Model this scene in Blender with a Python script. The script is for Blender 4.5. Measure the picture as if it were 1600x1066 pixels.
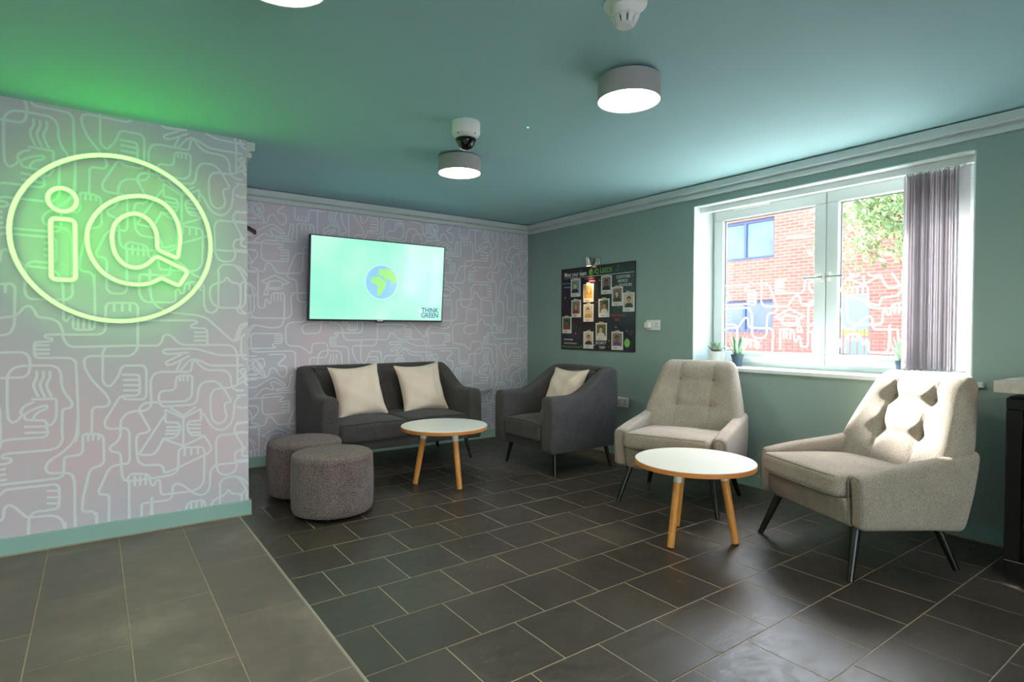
import bpy, bmesh, math, random
import numpy as np
from mathutils import Vector, Matrix, Euler

for o in list(bpy.data.objects):
    bpy.data.objects.remove(o, do_unlink=True)
SC = bpy.context.scene
C = SC.collection
PI = math.pi
random.seed(7)
H = 2.4                                   # ceiling height
# ------------------------------------------------------------------ camera
FPX, YAW, PIT, ROL = 900.994, 0.6265, -0.019186, 0.003014
CAM = Vector((-4.0774, -5.3250, 1.1950))
_F = Vector((math.sin(YAW)*math.cos(PIT), math.cos(YAW)*math.cos(PIT), math.sin(PIT)))
_R0 = Vector((math.cos(YAW), -math.sin(YAW), 0)); _U0 = _R0.cross(_F)
_R = _R0*math.cos(ROL) + _U0*math.sin(ROL); _U = -_R0*math.sin(ROL) + _U0*math.cos(ROL)
cd = bpy.data.cameras.new('camera'); cam = bpy.data.objects.new('camera', cd); C.objects.link(cam)
cd.sensor_width = 36; cd.sensor_fit = 'HORIZONTAL'; cd.lens = FPX/1600*36; cd.clip_start = .05; cd.clip_end = 200
M3 = Matrix((_R, _U, -_F)).transposed()
cam.matrix_world = Matrix.Translation(CAM) @ M3.to_4x4()
SC.camera = cam
def hit(px, py, ax, val):
    """photo pixel (1600x1066) -> point on the axis-aligned plane it lies on"""
    d = _F + _R*((px-800)/FPX) - _U*((py-533)/FPX)
    t = (val - CAM[ax])/d[ax]
    return CAM + d*t
# ------------------------------------------------------------------ world, sun, exposure
W = bpy.data.worlds.new('world'); SC.world = W; W.use_nodes = True
nt = W.node_tree; nt.nodes.clear()
sky = nt.nodes.new('ShaderNodeTexSky'); sky.sky_type = 'NISHITA'; sky.sun_disc = False
sky.sun_elevation = math.radians(50); sky.sun_rotation = math.radians(80); sky.air_density = 1.6; sky.dust_density = 1.5
bg = nt.nodes.new('ShaderNodeBackground'); bg.inputs[1].default_value = 1.65
wo = nt.nodes.new('ShaderNodeOutputWorld')
nt.links.new(sky.outputs[0], bg.inputs[0]); nt.links.new(bg.outputs[0], wo.inputs[0])
sl = bpy.data.lights.new('sun', 'SUN'); sl.energy = 58; sl.angle = math.radians(2.5); sl.color = (1, .95, .87)
sun = bpy.data.objects.new('sun', sl); C.objects.link(sun)
SUNDIR = Vector((-.37, -.72, -.59)).normalized()
sun.rotation_euler = SUNDIR.to_track_quat('-Z', 'Y').to_euler()
vs = SC.view_settings
vs.view_transform = 'Standard'; vs.look = 'None'; vs.gamma = 1; vs.use_curve_mapping = False
vs.exposure = 0.48
# ------------------------------------------------------------------ helpers
def link(o, parent=None):
    C.objects.link(o)
    if parent is not None: o.parent = parent
    return o
def tag(o, label=None, cat=None, group=None, kind=None):
    if label: o['label'] = label
    if cat: o['category'] = cat
    if group: o['group'] = group
    if kind: o['kind'] = kind
    return o
def thing(name, label, cat, loc=(0, 0, 0), rotz=0, group=None):
    o = bpy.data.objects.new(name, None); link(o); o.empty_display_size = .1
    o.location = loc; o.rotation_euler = (0, 0, rotz)
    return tag(o, label, cat, group)
def mesh_obj(name, verts, faces, mat, parent=None, smooth=None, label=None):
    me = bpy.data.meshes.new(name); me.from_pydata([tuple(v) for v in verts], [], faces); me.update()
    return fin(name, me, mat, parent, smooth, label)
def fin(name, me, mat, parent=None, smooth=None, label=None):
    if smooth is not None:
        me.shade_smooth(); me.set_sharp_from_angle(angle=math.radians(smooth))
    if mat is not None:
        me.materials.append(mat)
    o = link(bpy.data.objects.new(name, me), parent)
    if label: o['label'] = label
    return o
def bm_obj(name, bm, mat, parent=None, smooth=None, label=None):
    me = bpy.data.meshes.new(name); bmesh.ops.recalc_face_normals(bm, faces=bm.faces); bm.to_mesh(me); bm.free()
    return fin(name, me, mat, parent, smooth, label)
class MB:
    """collects shapes for ONE mesh"""
    def __init__(s): s.v = []; s.f = []
    def add(s, v, f):
        n = len(s.v); s.v += [Vector(x) for x in v]; s.f += [tuple(i+n for i in q) for q in f]; return s
    def box(s, a, b):
        x0, y0, z0 = a; x1, y1, z1 = b
        return s.add([(x0,y0,z0),(x1,y0,z0),(x1,y1,z0),(x0,y1,z0),(x0,y0,z1),(x1,y0,z1),(x1,y1,z1),(x0,y1,z1)],
                     [(0,3,2,1),(4,5,6,7),(0,1,5,4),(1,2,6,5),(2,3,7,6),(3,0,4,7)])
    def lathe(s, prof, n=32, o=(0,0,0), cap=True):
        o = Vector(o); v = []; f = []; m = len(prof)
        for i in range(n):
            a = 2*PI*i/n
            for r, z in prof: v.append(o + Vector((r*math.cos(a), r*math.sin(a), z)))
        for i in range(n):
            j = (i+1) % n
            for k in range(m-1): f.append((i*m+k, j*m+k, j*m+k+1, i*m+k+1))
        if cap:
            if prof[0][0] > 1e-6: f.append(tuple(i*m for i in reversed(range(n))))
            if prof[-1][0] > 1e-6: f.append(tuple(i*m+m-1 for i in range(n)))
        return s.add(v, f)
    def rod(s, p, q, r0, r1=None, n=16):
        r1 = r0 if r1 is None else r1
        p = Vector(p); q = Vector(q); d = (q-p).normalized()
        a = d.orthogonal().normalized(); b = d.cross(a); v = []
        for c, r in ((p, r0), (q, r1)):
            for i in range(n):
                t = 2*PI*i/n; v.append(c + a*(r*math.cos(t)) + b*(r*math.sin(t)))
        f = [(i, (i+1) % n, n+(i+1) % n, n+i) for i in range(n)]
        f += [tuple(reversed(range(n))), tuple(range(n, 2*n))]
        return s.add(v, f)
    def tube(s, pts, r, n=8, closed=False):
        pts = [Vector(p) for p in pts]; N = len(pts); rings = []
        up = None
        for i in range(N):
            if closed: t = pts[(i+1) % N]-pts[i-1]
            else: t = pts[min(i+1, N-1)]-pts[max(i-1, 0)]
            t.normalize()
            if up is None: up = t.orthogonal().normalized()
            a = (up - t*up.dot(t))
            a = a.normalized() if a.length > 1e-6 else t.orthogonal().normalized()
            up = a; b = t.cross(a)
            rings.append([pts[i] + a*(r*math.cos(2*PI*k/n)) + b*(r*math.sin(2*PI*k/n)) for k in range(n)])
        v = [x for g in rings for x in g]; f = []
        for i in range(N if closed else N-1):
            j = (i+1) % N
            for k in range(n): f.append((i*n+k, i*n+(k+1) % n, j*n+(k+1) % n, j*n+k))
        if not closed: f += [tuple(reversed(range(n))), tuple(range((N-1)*n, N*n))]
        return s.add(v, f)
    def rbox(s, c, h, r, m=6, k=3, fn=None):
        """rounded box: centre c, half sizes h, edge radius r, fn deforms points (given centred coords)"""
        v, f = rbox(h, r, m, k)
        v = [(fn(Vector(p)) if fn else Vector(p)) + Vector(c) for p in v]
        return s.add(v, f)
    def build(s, name, mat, parent=None, smooth=None, label=None):
        return mesh_obj(name, s.v, s.f, mat, parent, smooth, label)
def rbox(h, r, m=6, k=3):
    ax = []
    for i in range(3):
        hi = h[i]; a = [-hi + r*(1-math.cos(PI/2*t/k)) if 0 else -hi + r*t/k for t in range(k)]
        mid = [-(hi-r) + 2*(hi-r)*t/m for t in range(m+1)]
        ax.append(a + mid + [-x for x in reversed(a)])
    idx = {}; V = []; Fc = []
    def vid(p):
        key = tuple(round(x, 6) for x in p)
        if key not in idx:
            idx[key] = len(V)
            inn = Vector([max(-(h[i]-r), min(h[i]-r, p[i])) for i in range(3)])
            d = Vector(p)-inn
            V.append(inn + d.normalized()*r if d.length > 1e-9 else Vector(p))
        return idx[key]
    for a in range(3):
        b, c = (a+1) % 3, (a+2) % 3
        for sg in (-1, 1):
            B, D = ax[b], ax[c]
            for i in range(len(B)-1):
                for j in range(len(D)-1):
                    q = []
                    for (u, w) in ((i, j), (i+1, j), (i+1, j+1), (i, j+1)):
                        p = [0, 0, 0]; p[a] = sg*h[a]; p[b] = B[u]; p[c] = D[w]; q.append(vid(p))
                    if sg < 0: q.reverse()
                    if len(set(q)) == 4: Fc.append(tuple(q))
    return V, Fc
def copy_tree(o, parent=None):
    c = o.copy(); link(c, parent)
    for ch in list(o.children): copy_tree(ch, c)
    return c
def sstep(a, b, x):
    t = max(0, min(1, (x-a)/(b-a))); return t*t*(3-2*t)
def lerp(a, b, t): return a + (b-a)*t
def interp(x, xs, ys):
    if x <= xs[0]: return ys[0]
    for i in range(len(xs)-1):
        if x <= xs[i+1]: return lerp(ys[i], ys[i+1], (x-xs[i])/(xs[i+1]-xs[i]))
    return ys[-1]
RW = Matrix(((0, 0, -1), (-1, 0, 0), (0, 1, 0))).to_4x4()       # text/print frame on the window wall (faces -x)
BW = Matrix(((1, 0, 0), (0, 0, -1), (0, 1, 0))).to_4x4()        # on the TV wall (faces -y)
def text_obj(name, s, size, mat, parent, mat4, align='LEFT', ext=.0004, sx=1, bold=0):
    cu = bpy.data.curves.new(name, 'FONT'); cu.body = s; cu.size = size; cu.align_x = align; cu.extrude = ext; cu.resolution_u = 3
    cu.offset = bold
    to = bpy.data.objects.new(name, cu); C.objects.link(to)
    bpy.context.view_layer.update()
    me = bpy.data.meshes.new_from_object(to.evaluated_get(bpy.context.evaluated_depsgraph_get()))
    bpy.data.objects.remove(to, do_unlink=True)
    me.transform(Matrix.Diagonal((sx, 1, 1, 1))); me.transform(mat4)
    me.materials.clear()
    return fin(name, me, mat, parent)
# ------------------------------------------------------------------ materials
def srgb(r, g, b):
    f = lambda c: (c/255/12.92 if c/255 <= .04045 else ((c/255+.055)/1.055)**2.4)
    return (f(r), f(g), f(b), 1)
class Mat:
    def __init__(s, name, col=(.8, .8, .8, 1), rough=.5, metal=0, spec=.5):
        s.m = bpy.data.materials.new(name); s.m.use_nodes = True; s.t = s.m.node_tree; s.p = s.t.nodes['Principled BSDF']
        s.p.inputs['Base Color'].default_value = col; s.p.inputs['Roughness'].default_value = rough
        s.p.inputs['Metallic'].default_value = metal; s.p.inputs['Specular IOR Level'].default_value = spec
    def n(s, t, **kw):
        x = s.t.nodes.new(t)
        for k, v in kw.items():
            if k in x.inputs: x.inputs[k].default_value = v
            else: setattr(x, k, v)
        return x
    def l(s, a, b): s.t.links.new(a, b)
    def coord(s, scale=(1, 1, 1), which='Object'):
        tc = s.n('ShaderNodeTexCoord'); mp = s.n('ShaderNodeMapping'); mp.inputs['Scale'].default_value = scale
        s.l(tc.outputs[which], mp.inputs[0]); return mp.outputs[0]
    def noise(s, co, scale, detail=4, rough=.5):
        x = s.n('ShaderNodeTexNoise'); x.inputs['Scale'].default_value = scale; x.inputs['Detail'].default_value = detail
        x.inputs['Roughness'].default_value = rough; s.l(co, x.inputs['Vector']); return x.outputs[0]
    def ramp(s, fac, stops):
        x = s.n('ShaderNodeValToRGB'); e = x.color_ramp.elements
        while len(e) < len(stops): e.new(.5)
        for i, (p, c) in enumerate(stops): e[i].position = p; e[i].color = c
        s.l(fac, x.inputs[0]); return x.outputs[0]
    def mix(s, fac, a, b, mode='MIX'):
        x = s.n('ShaderNodeMix'); x.data_type = 'RGBA'; x.blend_type = mode
        for v, i in ((fac, 0), (a, 6), (b, 7)):
            if hasattr(v, 'is_linked'): s.l(v, x.inputs[i])
            else: x.inputs[i].default_value = v
        return x.outputs[2]
    def color(s, o): s.l(o, s.p.inputs['Base Color'])
    def bump(s, h, strength=.2, dist=.01):
        b = s.n('ShaderNodeBump'); b.inputs['Strength'].default_value = strength; b.inputs['Distance'].default_value = dist
        s.l(h, b.inputs['Height']); s.l(b.outputs[0], s.p.inputs['Normal'])
def plain(name, col, rough=.5, metal=0, spec=.5, var=.06, vs=3.0, bump=0, bs=60):
    """procedural paint: a faint mottling of one colour, optional fine relief"""
    m = Mat(name, col, rough, metal, spec); co = m.coord()
    n = m.noise(co, vs, 3)
    a = tuple(c*(1-var) for c in col[:3])+(1,); b = tuple(min(1, c*(1+var)) for c in col[:3])+(1,)
    m.color(m.ramp(n, [(.3, a), (.7, b)]))
    if bump: m.bump(m.noise(co, bs, 3), bump, .004)
    return m.m
def emit(name, col, strength):
    m = bpy.data.materials.new(name); m.use_nodes = True; t = m.node_tree; t.nodes.clear()
    e = t.nodes.new('ShaderNodeEmission'); e.inputs[0].default_value = col; e.inputs[1].default_value = strength
    o = t.nodes.new('ShaderNodeOutputMaterial'); t.links.new(e.outputs[0], o.inputs[0]); return m
def fabric(name, c0, c1, scale=420, bump=.35, speck=.5):
    m = Mat(name, c0, .95, 0, .15); co = m.coord()
    n1 = m.noise(co, scale, 2, .6); n2 = m.noise(co, 9, 3)
    col = m.ramp(n1, [(.5-.22*speck, c0), (.5+.22*speck, c1)])
    col = m.mix(.18, col, m.ramp(n2, [(.3, c0), (.7, c1)]))
    m.color(col)
    wv = m.n('ShaderNodeTexWave'); wv.wave_type = 'BANDS'; wv.bands_direction = 'X'; wv.inputs['Scale'].default_value = 110; wv.inputs['Distortion'].default_value = 3
    wz = m.n('ShaderNodeTexWave'); wz.wave_type = 'BANDS'; wz.bands_direction = 'Z'; wz.inputs['Scale'].default_value = 110; wz.inputs['Distortion'].default_value = 3
    m.l(co, wv.inputs[0]); m.l(co, wz.inputs[0])
    ad = m.n('ShaderNodeMath', operation='ADD'); m.l(wv.outputs[1], ad.inputs[0]); m.l(wz.outputs[1], ad.inputs[1])
    ad2 = m.n('ShaderNodeMath', operation='ADD'); m.l(ad.outputs[0], ad2.inputs[0]); m.l(n1, ad2.inputs[1])
    m.bump(ad2.outputs[0], bump, .002)
    m.p.inputs['Sheen Weight'].default_value = .12
    return m.m
M = {}
M['ceiling'] = plain('ceiling_paint', srgb(164, 206, 212), .8, var=.02, vs=.7)
M['sage'] = plain('sage_wall_paint', srgb(146, 170, 165), .6, var=.03, vs=1.2, bump=.05, bs=180)
M['skirt'] = plain('sage_skirting_paint', srgb(150, 188, 184), .35, var=.03, vs=4)
M['white_paint'] = plain('white_trim_paint', srgb(205, 214, 216), .4, var=.03, vs=5)
M['rear'] = plain('rear_wall_paint', srgb(190, 196, 194), .8, var=.03)
M['upvc'] = plain('white_window_plastic', srgb(226, 236, 236), .3, var=.02)
M['white_plastic'] = plain('white_plastic', srgb(232, 234, 232), .35, var=.02)
M['grout'] = plain('tile_grout', srgb(166, 150, 128), .9, var=.12, vs=20)
M['black_plastic'] = plain('black_plastic', srgb(20, 21, 23), .35, var=.1)
M['black_wood'] = plain('black_lacquered_wood', srgb(24, 22, 21), .25, var=.15, vs=12)
M['chrome'] = plain('brushed_steel', srgb(190, 190, 190), .25, 1, var=.08, vs=40)
M['dark_fab'] = fabric('charcoal_fabric', srgb(48, 46, 47), srgb(94, 90, 90), 300)
M['dark_pipe'] = fabric('charcoal_piping', srgb(38, 38, 42), srgb(60, 60, 66), 380)
M['pouf_fab'] = fabric('grey_melange_fabric', srgb(64, 56, 57), srgb(148, 131, 130), 190, speck=.6)
M['light_fab'] = fabric('light_grey_weave', srgb(136, 124, 114), srgb(192, 179, 167), 240, bump=.5, speck=.7)
M['light_pipe'] = fabric('light_grey_piping', srgb(118, 112, 106), srgb(150, 143, 134), 300)
M['cream'] = fabric('cream_cotton', srgb(220, 200, 184), srgb(236, 218, 204), 500, bump=.15)
M['laminate'] = plain('white_laminate', srgb(226, 226, 220), .3, var=.02)
M['black_rubber'] = plain('black_rubber', srgb(22, 21, 20), .8, var=.1)
def wood(name, a, b, sc=(30, 30, 3)):
    m = Mat(name, a, .42); co = m.coord(sc)
    n = m.noise(co, 1.6, 6, .6); m.color(m.ramp(n, [(.3, a), (.5, b), (.7, a)])); m.bump(n, .1, .002); return m.m
M['oak'] = wood('honey_oak', srgb(196, 120, 48), srgb(224, 152, 76))
M['ply'] = wood('plywood_edge', srgb(190, 110, 48), srgb(214, 138, 70), (4, 4, 120))
def slate(name, a, b, c, rough, rel, bs):
    m = Mat(name, a, rough, 0, .5); co = m.coord(which='Object')
    oi = m.n('ShaderNodeObjectInfo')
    ad = m.n('ShaderNodeVectorMath', operation='ADD'); m.l(co, ad.inputs[0]); m.l(oi.outputs['Location'], ad.inputs[1])
    n = m.noise(ad.outputs[0], 2.2, 6, .6); n2 = m.noise(ad.outputs[0], 16, 5, .7)
    col = m.ramp(n, [(.3, a), (.55, b), (.75, c)])
    rv = m.ramp(oi.outputs['Random'], [(0, (.82, .82, .84, 1)), (1, (1.14, 1.12, 1.08, 1))])
    col = m.mix(1.0, col, rv, 'MULTIPLY'); m.color(m.mix(.25, col, m.ramp(n2, [(.35, a), (.7, c)])))
    rr = m.ramp(n2, [(.3, (rough*.8,)*3+(1,)), (.7, (min(1, rough*1.35),)*3+(1,))]); m.l(rr, m.p.inputs['Roughness'])
    mu = m.n('ShaderNodeVectorMath', operation='MULTIPLY'); mu.inputs[1].default_value = (1, 3.2, 1); m.l(ad.outputs[0], mu.inputs[0])
    n3 = m.noise(mu.outputs[0], bs, 7, .65); m.bump(n3, rel, .01); return m.m
M['slate'] = slate('dark_slate', srgb(52, 47, 43), srgb(67, 60, 53), srgb(82, 73, 65), .34, .16, 6)
M['stone'] = slate('grey_porcelain', srgb(84, 75, 73), srgb(112, 99, 95), srgb(152, 136, 128), .42, .05, 5)
# printed wallpaper: the ground shades from cool lilac grey to pink in big soft clouds
def wallpaper():
    m = Mat('wallpaper_ground', srgb(190, 180, 196), .7, 0, .3); co = m.coord()
    n = m.noise(co, 1.1, 2, .5); n2 = m.noise(co, 2.7, 2)
    c = m.ramp(n, [(.36, srgb(196, 199, 218)), (.5, srgb(207, 203, 221)), (.64, srgb(218, 202, 216))])
    m.color(m.mix(.25, c, m.ramp(n2, [(.35, srgb(198, 203, 220)), (.65, srgb(221, 202, 214))]))); return m.m
M['paper'] = wallpaper()
M['paper_line'] = plain('wallpaper_line_print', srgb(226, 231, 241), .7, var=.03, vs=1)
def glass_mat(name, tint=(1, 1, 1, 1), rough=.0, refl=1.0):
    m = bpy.data.materials.new(name); m.use_nodes = True; t = m.node_tree; t.nodes.clear()
    tr = t.nodes.new('ShaderNodeBsdfTransparent'); tr.inputs[0].default_value = tint
    gl = t.nodes.new('ShaderNodeBsdfGlossy'); gl.inputs['Roughness'].default_value = rough
    lw = t.nodes.new('ShaderNodeLayerWeight'); pw = t.nodes.new('ShaderNodeMath'); pw.operation = 'POWER'; pw.inputs[1].default_value = 5
    fr = t.nodes.new('ShaderNodeMath'); fr.operation = 'MULTIPLY_ADD'; fr.inputs[1].default_value = .9; fr.inputs[2].default_value = .035
    t.links.new(lw.outputs['Facing'], pw.inputs[0]); t.links.new(pw.outputs[0], fr.inputs[0])
    mx = t.nodes.new('ShaderNodeMixShader'); o = t.nodes.new('ShaderNodeOutputMaterial')
    t.links.new(fr.outputs[0], mx.inputs[0]); t.links.new(tr.outputs[0], mx.inputs[1]); t.links.new(gl.outputs[0], mx.inputs[2]); t.links.new(mx.outputs[0], o.inputs[0])
    return m
M['glass'] = glass_mat('window_glass', (.96, .98, .98, 1))
M['smoked'] = glass_mat('smoked_glass', (.45, .46, .48, 1))
def translucent(name, col, fac=.5):
    m = bpy.data.materials.new(name); m.use_nodes = True; t = m.node_tree; p = t.nodes['Principled BSDF']; o = t.nodes['Material Output']
    tc = t.nodes.new('ShaderNodeTexCoord'); n = t.nodes.new('ShaderNodeTexNoise'); n.inputs['Scale'].default_value = 12; t.links.new(tc.outputs['Object'], n.inputs[0])
    r = t.nodes.new('ShaderNodeValToRGB'); r.color_ramp.elements[0].color = tuple(c*.94 for c in col[:3])+(1,); r.color_ramp.elements[1].color = col; t.links.new(n.outputs[0], r.inputs[0])
    p.inputs['Roughness'].default_value = .8; t.links.new(r.outputs[0], p.inputs['Base Color'])
    tl = t.nodes.new('ShaderNodeBsdfTranslucent'); t.links.new(r.outputs[0], tl.inputs[0]); mx = t.nodes.new('ShaderNodeMixShader'); mx.inputs[0].default_value = fac
    t.links.new(p.outputs[0], mx.inputs[1]); t.links.new(tl.outputs[0], mx.inputs[2]); t.links.new(mx.outputs[0], o.inputs[0]); return m
M['blind'] = translucent('grey_blind_fabric', srgb(196, 192, 196), .5)
M['decal'] = translucent('frosted_white_film', srgb(245, 245, 248), .6)
LAMP = emit('lamp_diffuser_glow', (1, .90, .76, 1), 40)
NEON = emit('green_neon_glow', (.085, 1, .058, 1), 7.0)
# ------------------------------------------------------------------ room shell
XL, YR = -6.6, -8.6                       # unseen left and rear walls
WY0, WY1, WZ0, WZ1, WD = -4.197, -2.283, .905, 2.235, .30     # window opening and depth
SX, SY = -3.281, -1.332                   # edge and face of the projecting wall with the sign
def struct(name, mb, mat, parent=None, smooth=None):
    o = mb.build(name, mat, parent, smooth); o['kind'] = 'structure'; return o
floor = struct('floor', MB().box((XL-.2, YR-.2, -.2), (.34, .2, -.0014)), M['grout'])
struct('ceiling', MB().box((XL-.2, YR-.2, H), (.34, .2, H+.2)), M['ceiling'])
wall_back = struct('wall_back', MB().box((SX-.02, 0, -.05), (.0, .2, H+.02)), M['paper'])
wall_left = struct('wall_left', MB().box((XL-.1, SY, -.05), (SX, .19, H+.02)), M['paper'])
wb = MB()
wb.box((0, WY1, -.05), (.33, .2, H+.02)).box((0, YR-.2, -.05), (.33, WY0, H+.02))
wb.box((0, WY0, -.05), (.33, WY1, WZ0-.02)).box((0, WY0, WZ1), (.33, WY1, H+.02))
wall_right = struct('wall_right', wb, M['sage'])
# rear wall with an unseen glazed opening added to light the room from behind
RX0, RX1, RZ1 = -5.2, -2.3, 2.1
struct('wall_rear', MB().box((XL-.2, YR-.2, -.05), (RX0, YR, H+.02)).box((RX1, YR-.2, -.05), (.0, YR, H+.02)).box((RX0, YR-.2, RZ1), (RX1, YR, H+.02)), M['rear'])
rw = MB().box((RX0, YR-.12, 0), (RX1, YR-.06, .08)).box((RX0, YR-.12, RZ1-.06), (RX1, YR-.06, RZ1))
for k in range(5): rw.box((lerp(RX0, RX1-.06, k/4), YR-.12, .08), (lerp(RX0, RX1-.06, k/4)+.06, YR-.06, RZ1-.06))
w2 = struct('added_rear_window', rw, M['upvc'])
MB().box((RX0+.02, YR-.092, .06), (RX1-.02, YR-.088, RZ1-.04)).build('pane', M['glass'], w2)
struct('wall_far_left', MB().box((XL-.2, YR, -.05), (XL, SY, H+.02)), M['rear'])
# ceiling trunking (a deep box with a flatter strip under it) and skirting
def trunk(name, p, q, nrm, lowmat):
    """p->q run along the wall in xy, nrm points into the room"""
    def bx(d0, d1, z0, z1):
        a = Vector((min(p[0], q[0], p[0]+nrm[0]*d1, q[0]+nrm[0]*d1), min(p[1], q[1], p[1]+nrm[1]*d1, q[1]+nrm[1]*d1), z0))
        b = Vector((max(p[0], q[0], p[0]+nrm[0]*d1, q[0]+nrm[0]*d1), max(p[1], q[1], p[1]+nrm[1]*d1, q[1]+nrm[1]*d1), z1))
        return a, b
    t = MB()
    v, f = [], []
    prof = [(0, 2.393), (.046, 2.393), (.050, 2.389), (.050, 2.343), (.046, 2.339), (.016, 2.333), (.014, 2.324), (.026, 2.322), (.030, 2.318), (.030, 2.296), (.026, 2.292), (0, 2.292)]
    for (e, sgn) in ((p, 0), (q, 0)):
        for d, z in prof: v.append((e[0]+nrm[0]*d, e[1]+nrm[1]*d, z))
    n = len(prof)
    for i in range(n): f.append((i, (i+1) % n, n+(i+1) % n, n+i))
    f += [tuple(range(n)), tuple(reversed(range(n, 2*n)))]
    t.add(v, f)
    bm = bmesh.new(); me = bpy.data.meshes.new('x'); me.from_pydata([tuple(x) for x in t.v], [], t.f); bm.from_mesh(me); bpy.data.meshes.remove(me)
    o = bm_obj(name, bm, M['white_paint']); o['kind'] = 'structure'
trunk('trim_1', (SX, 0), (0, 0), (0, -1), None)
trunk('trim_2', (0, 0), (0, YR), (-1, 0), None)
trunk('trim_3', (SX, SY), (SX, 0), (1, 0), None)
SKH = .094
def skirting(name, a, b):
    o = struct(name, MB().box(a, b), M['skirt'])
    bv = o.modifiers.new('bevel', 'BEVEL'); bv.width = .004; bv.segments = 2
    return o
sk = skirting('baseboard_back', (SX, -.015, 0), (0, .0, SKH))
MB().box((SX, -.021, 0), (0, -.014, .006)).build('sealant_bead', M['grout'], sk)
sk = skirting('baseboard_right', (-.015, YR, 0), (0, -.015, SKH))
MB().box((-.021, -4.49, 0), (-.014, -.02, .006)).build('sealant_bead', M['grout'], sk)
sk = skirting('baseboard_left', (XL, SY-.015, 0), (SX+.015, SY, SKH))
MB().box((XL, SY-.021, 0), (SX+.016, SY-.014, .006)).build('sealant_bead', M['grout'], sk)
skirting('baseboard_return', (SX, SY, 0), (SX+.015, -.015, SKH))
# ------------------------------------------------------------------ floor tiles, each one a part of the floor
tile_cache = {}
def tile_mesh(w, d, mat):
    key = (round(w, 4), round(d, 4), mat)
    if key not in tile_cache:
        b, t = .0016, .012; x, y = w/2, d/2
        v = [(-x, -y, -t), (x, -y, -t), (x, y, -t), (-x, y, -t), (-x, -y, -b), (x, -y, -b), (x, y, -b), (-x, y, -b),
             (-x+b, -y+b, 0), (x-b, -y+b, 0), (x-b, y-b, 0), (-x+b, y-b, 0)]
        f = [(0, 1, 5, 4), (1, 2, 6, 5), (2, 3, 7, 6), (3, 0, 4, 7), (4, 5, 9, 8), (5, 6, 10, 9), (6, 7, 11, 10), (7, 4, 8, 11), (8, 9, 10, 11)]
        me = bpy.data.meshes.new('floor_tile'); me.from_pydata(v, [], f); me.materials.append(M[mat]); tile_cache[key] = me
    return tile_cache[key]
far_tiles = {'slate': MB(), 'stone': MB()}
TILE_N = [0]
def seen(x, y):
    d = Vector((x, y, 0))-CAM; z = d.dot(_F)
    return z > .4 and -80 < 800+FPX*d.dot(_R)/z < 1680 and 533-FPX*d.dot(_U)/z < 1130
def lay(x0, x1, y0, y1, mat, g=.0036):
    if x1-x0 < .03 or y1-y0 < .03: return
    w, d = x1-x0-g, y1-y0-g; cx, cy = (x0+x1)/2, (y0+y1)/2
    vis = any(seen(x, y) for x in (x0, cx, x1) for y in (y0, cy, y1))
    dz = random.uniform(-.0006, .0003)
    if vis and not (cx < SX and cy > SY):
        o = link(bpy.data.objects.new('floor_tile', tile_mesh(w, d, mat)), floor); o.location = (cx, cy, dz); TILE_N[0] += 1
    else:
        far_tiles[mat].box((cx-w/2, cy-d/2, -.012), (cx+w/2, cy+d/2, dz))
TR, TC, SEAM = .3162, .3215, -3.338
for n in range(-7, 21):
    ya = -2.176 - TR*n; yb = ya + TR                     # row n lies above line n
    off = -3.178 if n % 2 == 0 else -3.018
    xs = [SEAM+.004] + [off + TC*k for k in range(-2, 14) if SEAM+.03 < off + TC*k < -.005] + [-.002]
    for i in range(len(xs)-1):
        lay(xs[i], xs[i+1], max(ya, YR), min(yb, -.002), 'slate')
for c in range(11):
    xb = SEAM-.006 - .3155*c; xa = max(xb-.3155, XL)
    off = -2.100 if c % 2 == 0 else -1.787
    ys = sorted([off + .628*k for k in range(-12, 3)])
    ys = [y for y in ys if YR < y < SY-.02] + [SY-.002]
    for i in range(len(ys)-1): lay(xa, xb, ys[i], ys[i+1], 'stone')
for k, mb in far_tiles.items():
    if mb.v: o = mb.build('floor_tiles_beyond_view', M[k], floor); o['kind'] = 'stuff'
struct('trim_4', MB().box((SEAM-.005, YR, -.01), (SEAM+.003, SY-.016, .0012)), plain('pale_floor_strip', srgb(170, 164, 156), .4, .3))
# ------------------------------------------------------------------ wallpaper drawing: one continuous line of hands, heads, cup, book, cap
FR = {'A1': (0, 490, 5.33), 'A2': (190, 490, 5.33), 'A3': (0, 660, 5.33), 'A4': (190, 640, 5.33), 'A5': (0, 340, 5.33), 'A6': (190, 340, 5.33),
      'B1': (386, 300, 10.66), 'B2': (386, 370, 10.66), 'B3': (386, 440, 8.883), 'B4': (690, 380, 13.33), 'B5': (690, 440, 8.883), 'B6': (420, 480, 10.66), 'R1': (386, 290, 6.664)}
PU, PV = 1.70, 1.342                        # repeat of the print
def tr(fr, pts):
    ox, oy, s = FR[fr]; out = []
    for x, y in pts:
        px, py = ox+x/s, oy+y/s
        if fr[0] == 'A': h = hit(px, py, 1, SY); out.append((h.x, h.z))
        else:
            h = hit(px, py, 1, 0); du = -2.03 - (PU if fr in ('B4', 'B5') else 0)
            out.append((h.x+du, h.z))
    return out
STROKES = []
def S(*parts, r=.045):
    pts = []
    for fr, p in parts:
        q = tr(fr, p)
        if pts:                             # keep one line continuous across the repeat
            du = round((q[0][0]-pts[-1][0])/PU)*PU; dv = round((q[0][1]-pts[-1][1])/PV)*PV
            q = [(a-du, b-dv) for a, b in q]
            v2 = lambda s, t: Vector((t[0]-s[0], t[1]-s[1]))
            if len(pts) > 1 and v2(pts[-2], pts[-1]).dot(v2(pts[-1], q[0])) < 0: pts.pop()       # no doubling back where traces meet
            if len(q) > 1 and v2(pts[-1], q[0]).dot(v2(q[0], q[1])) < 0: q.pop(0)
        pts += q
    STROKES.append((pts, r))
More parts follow.
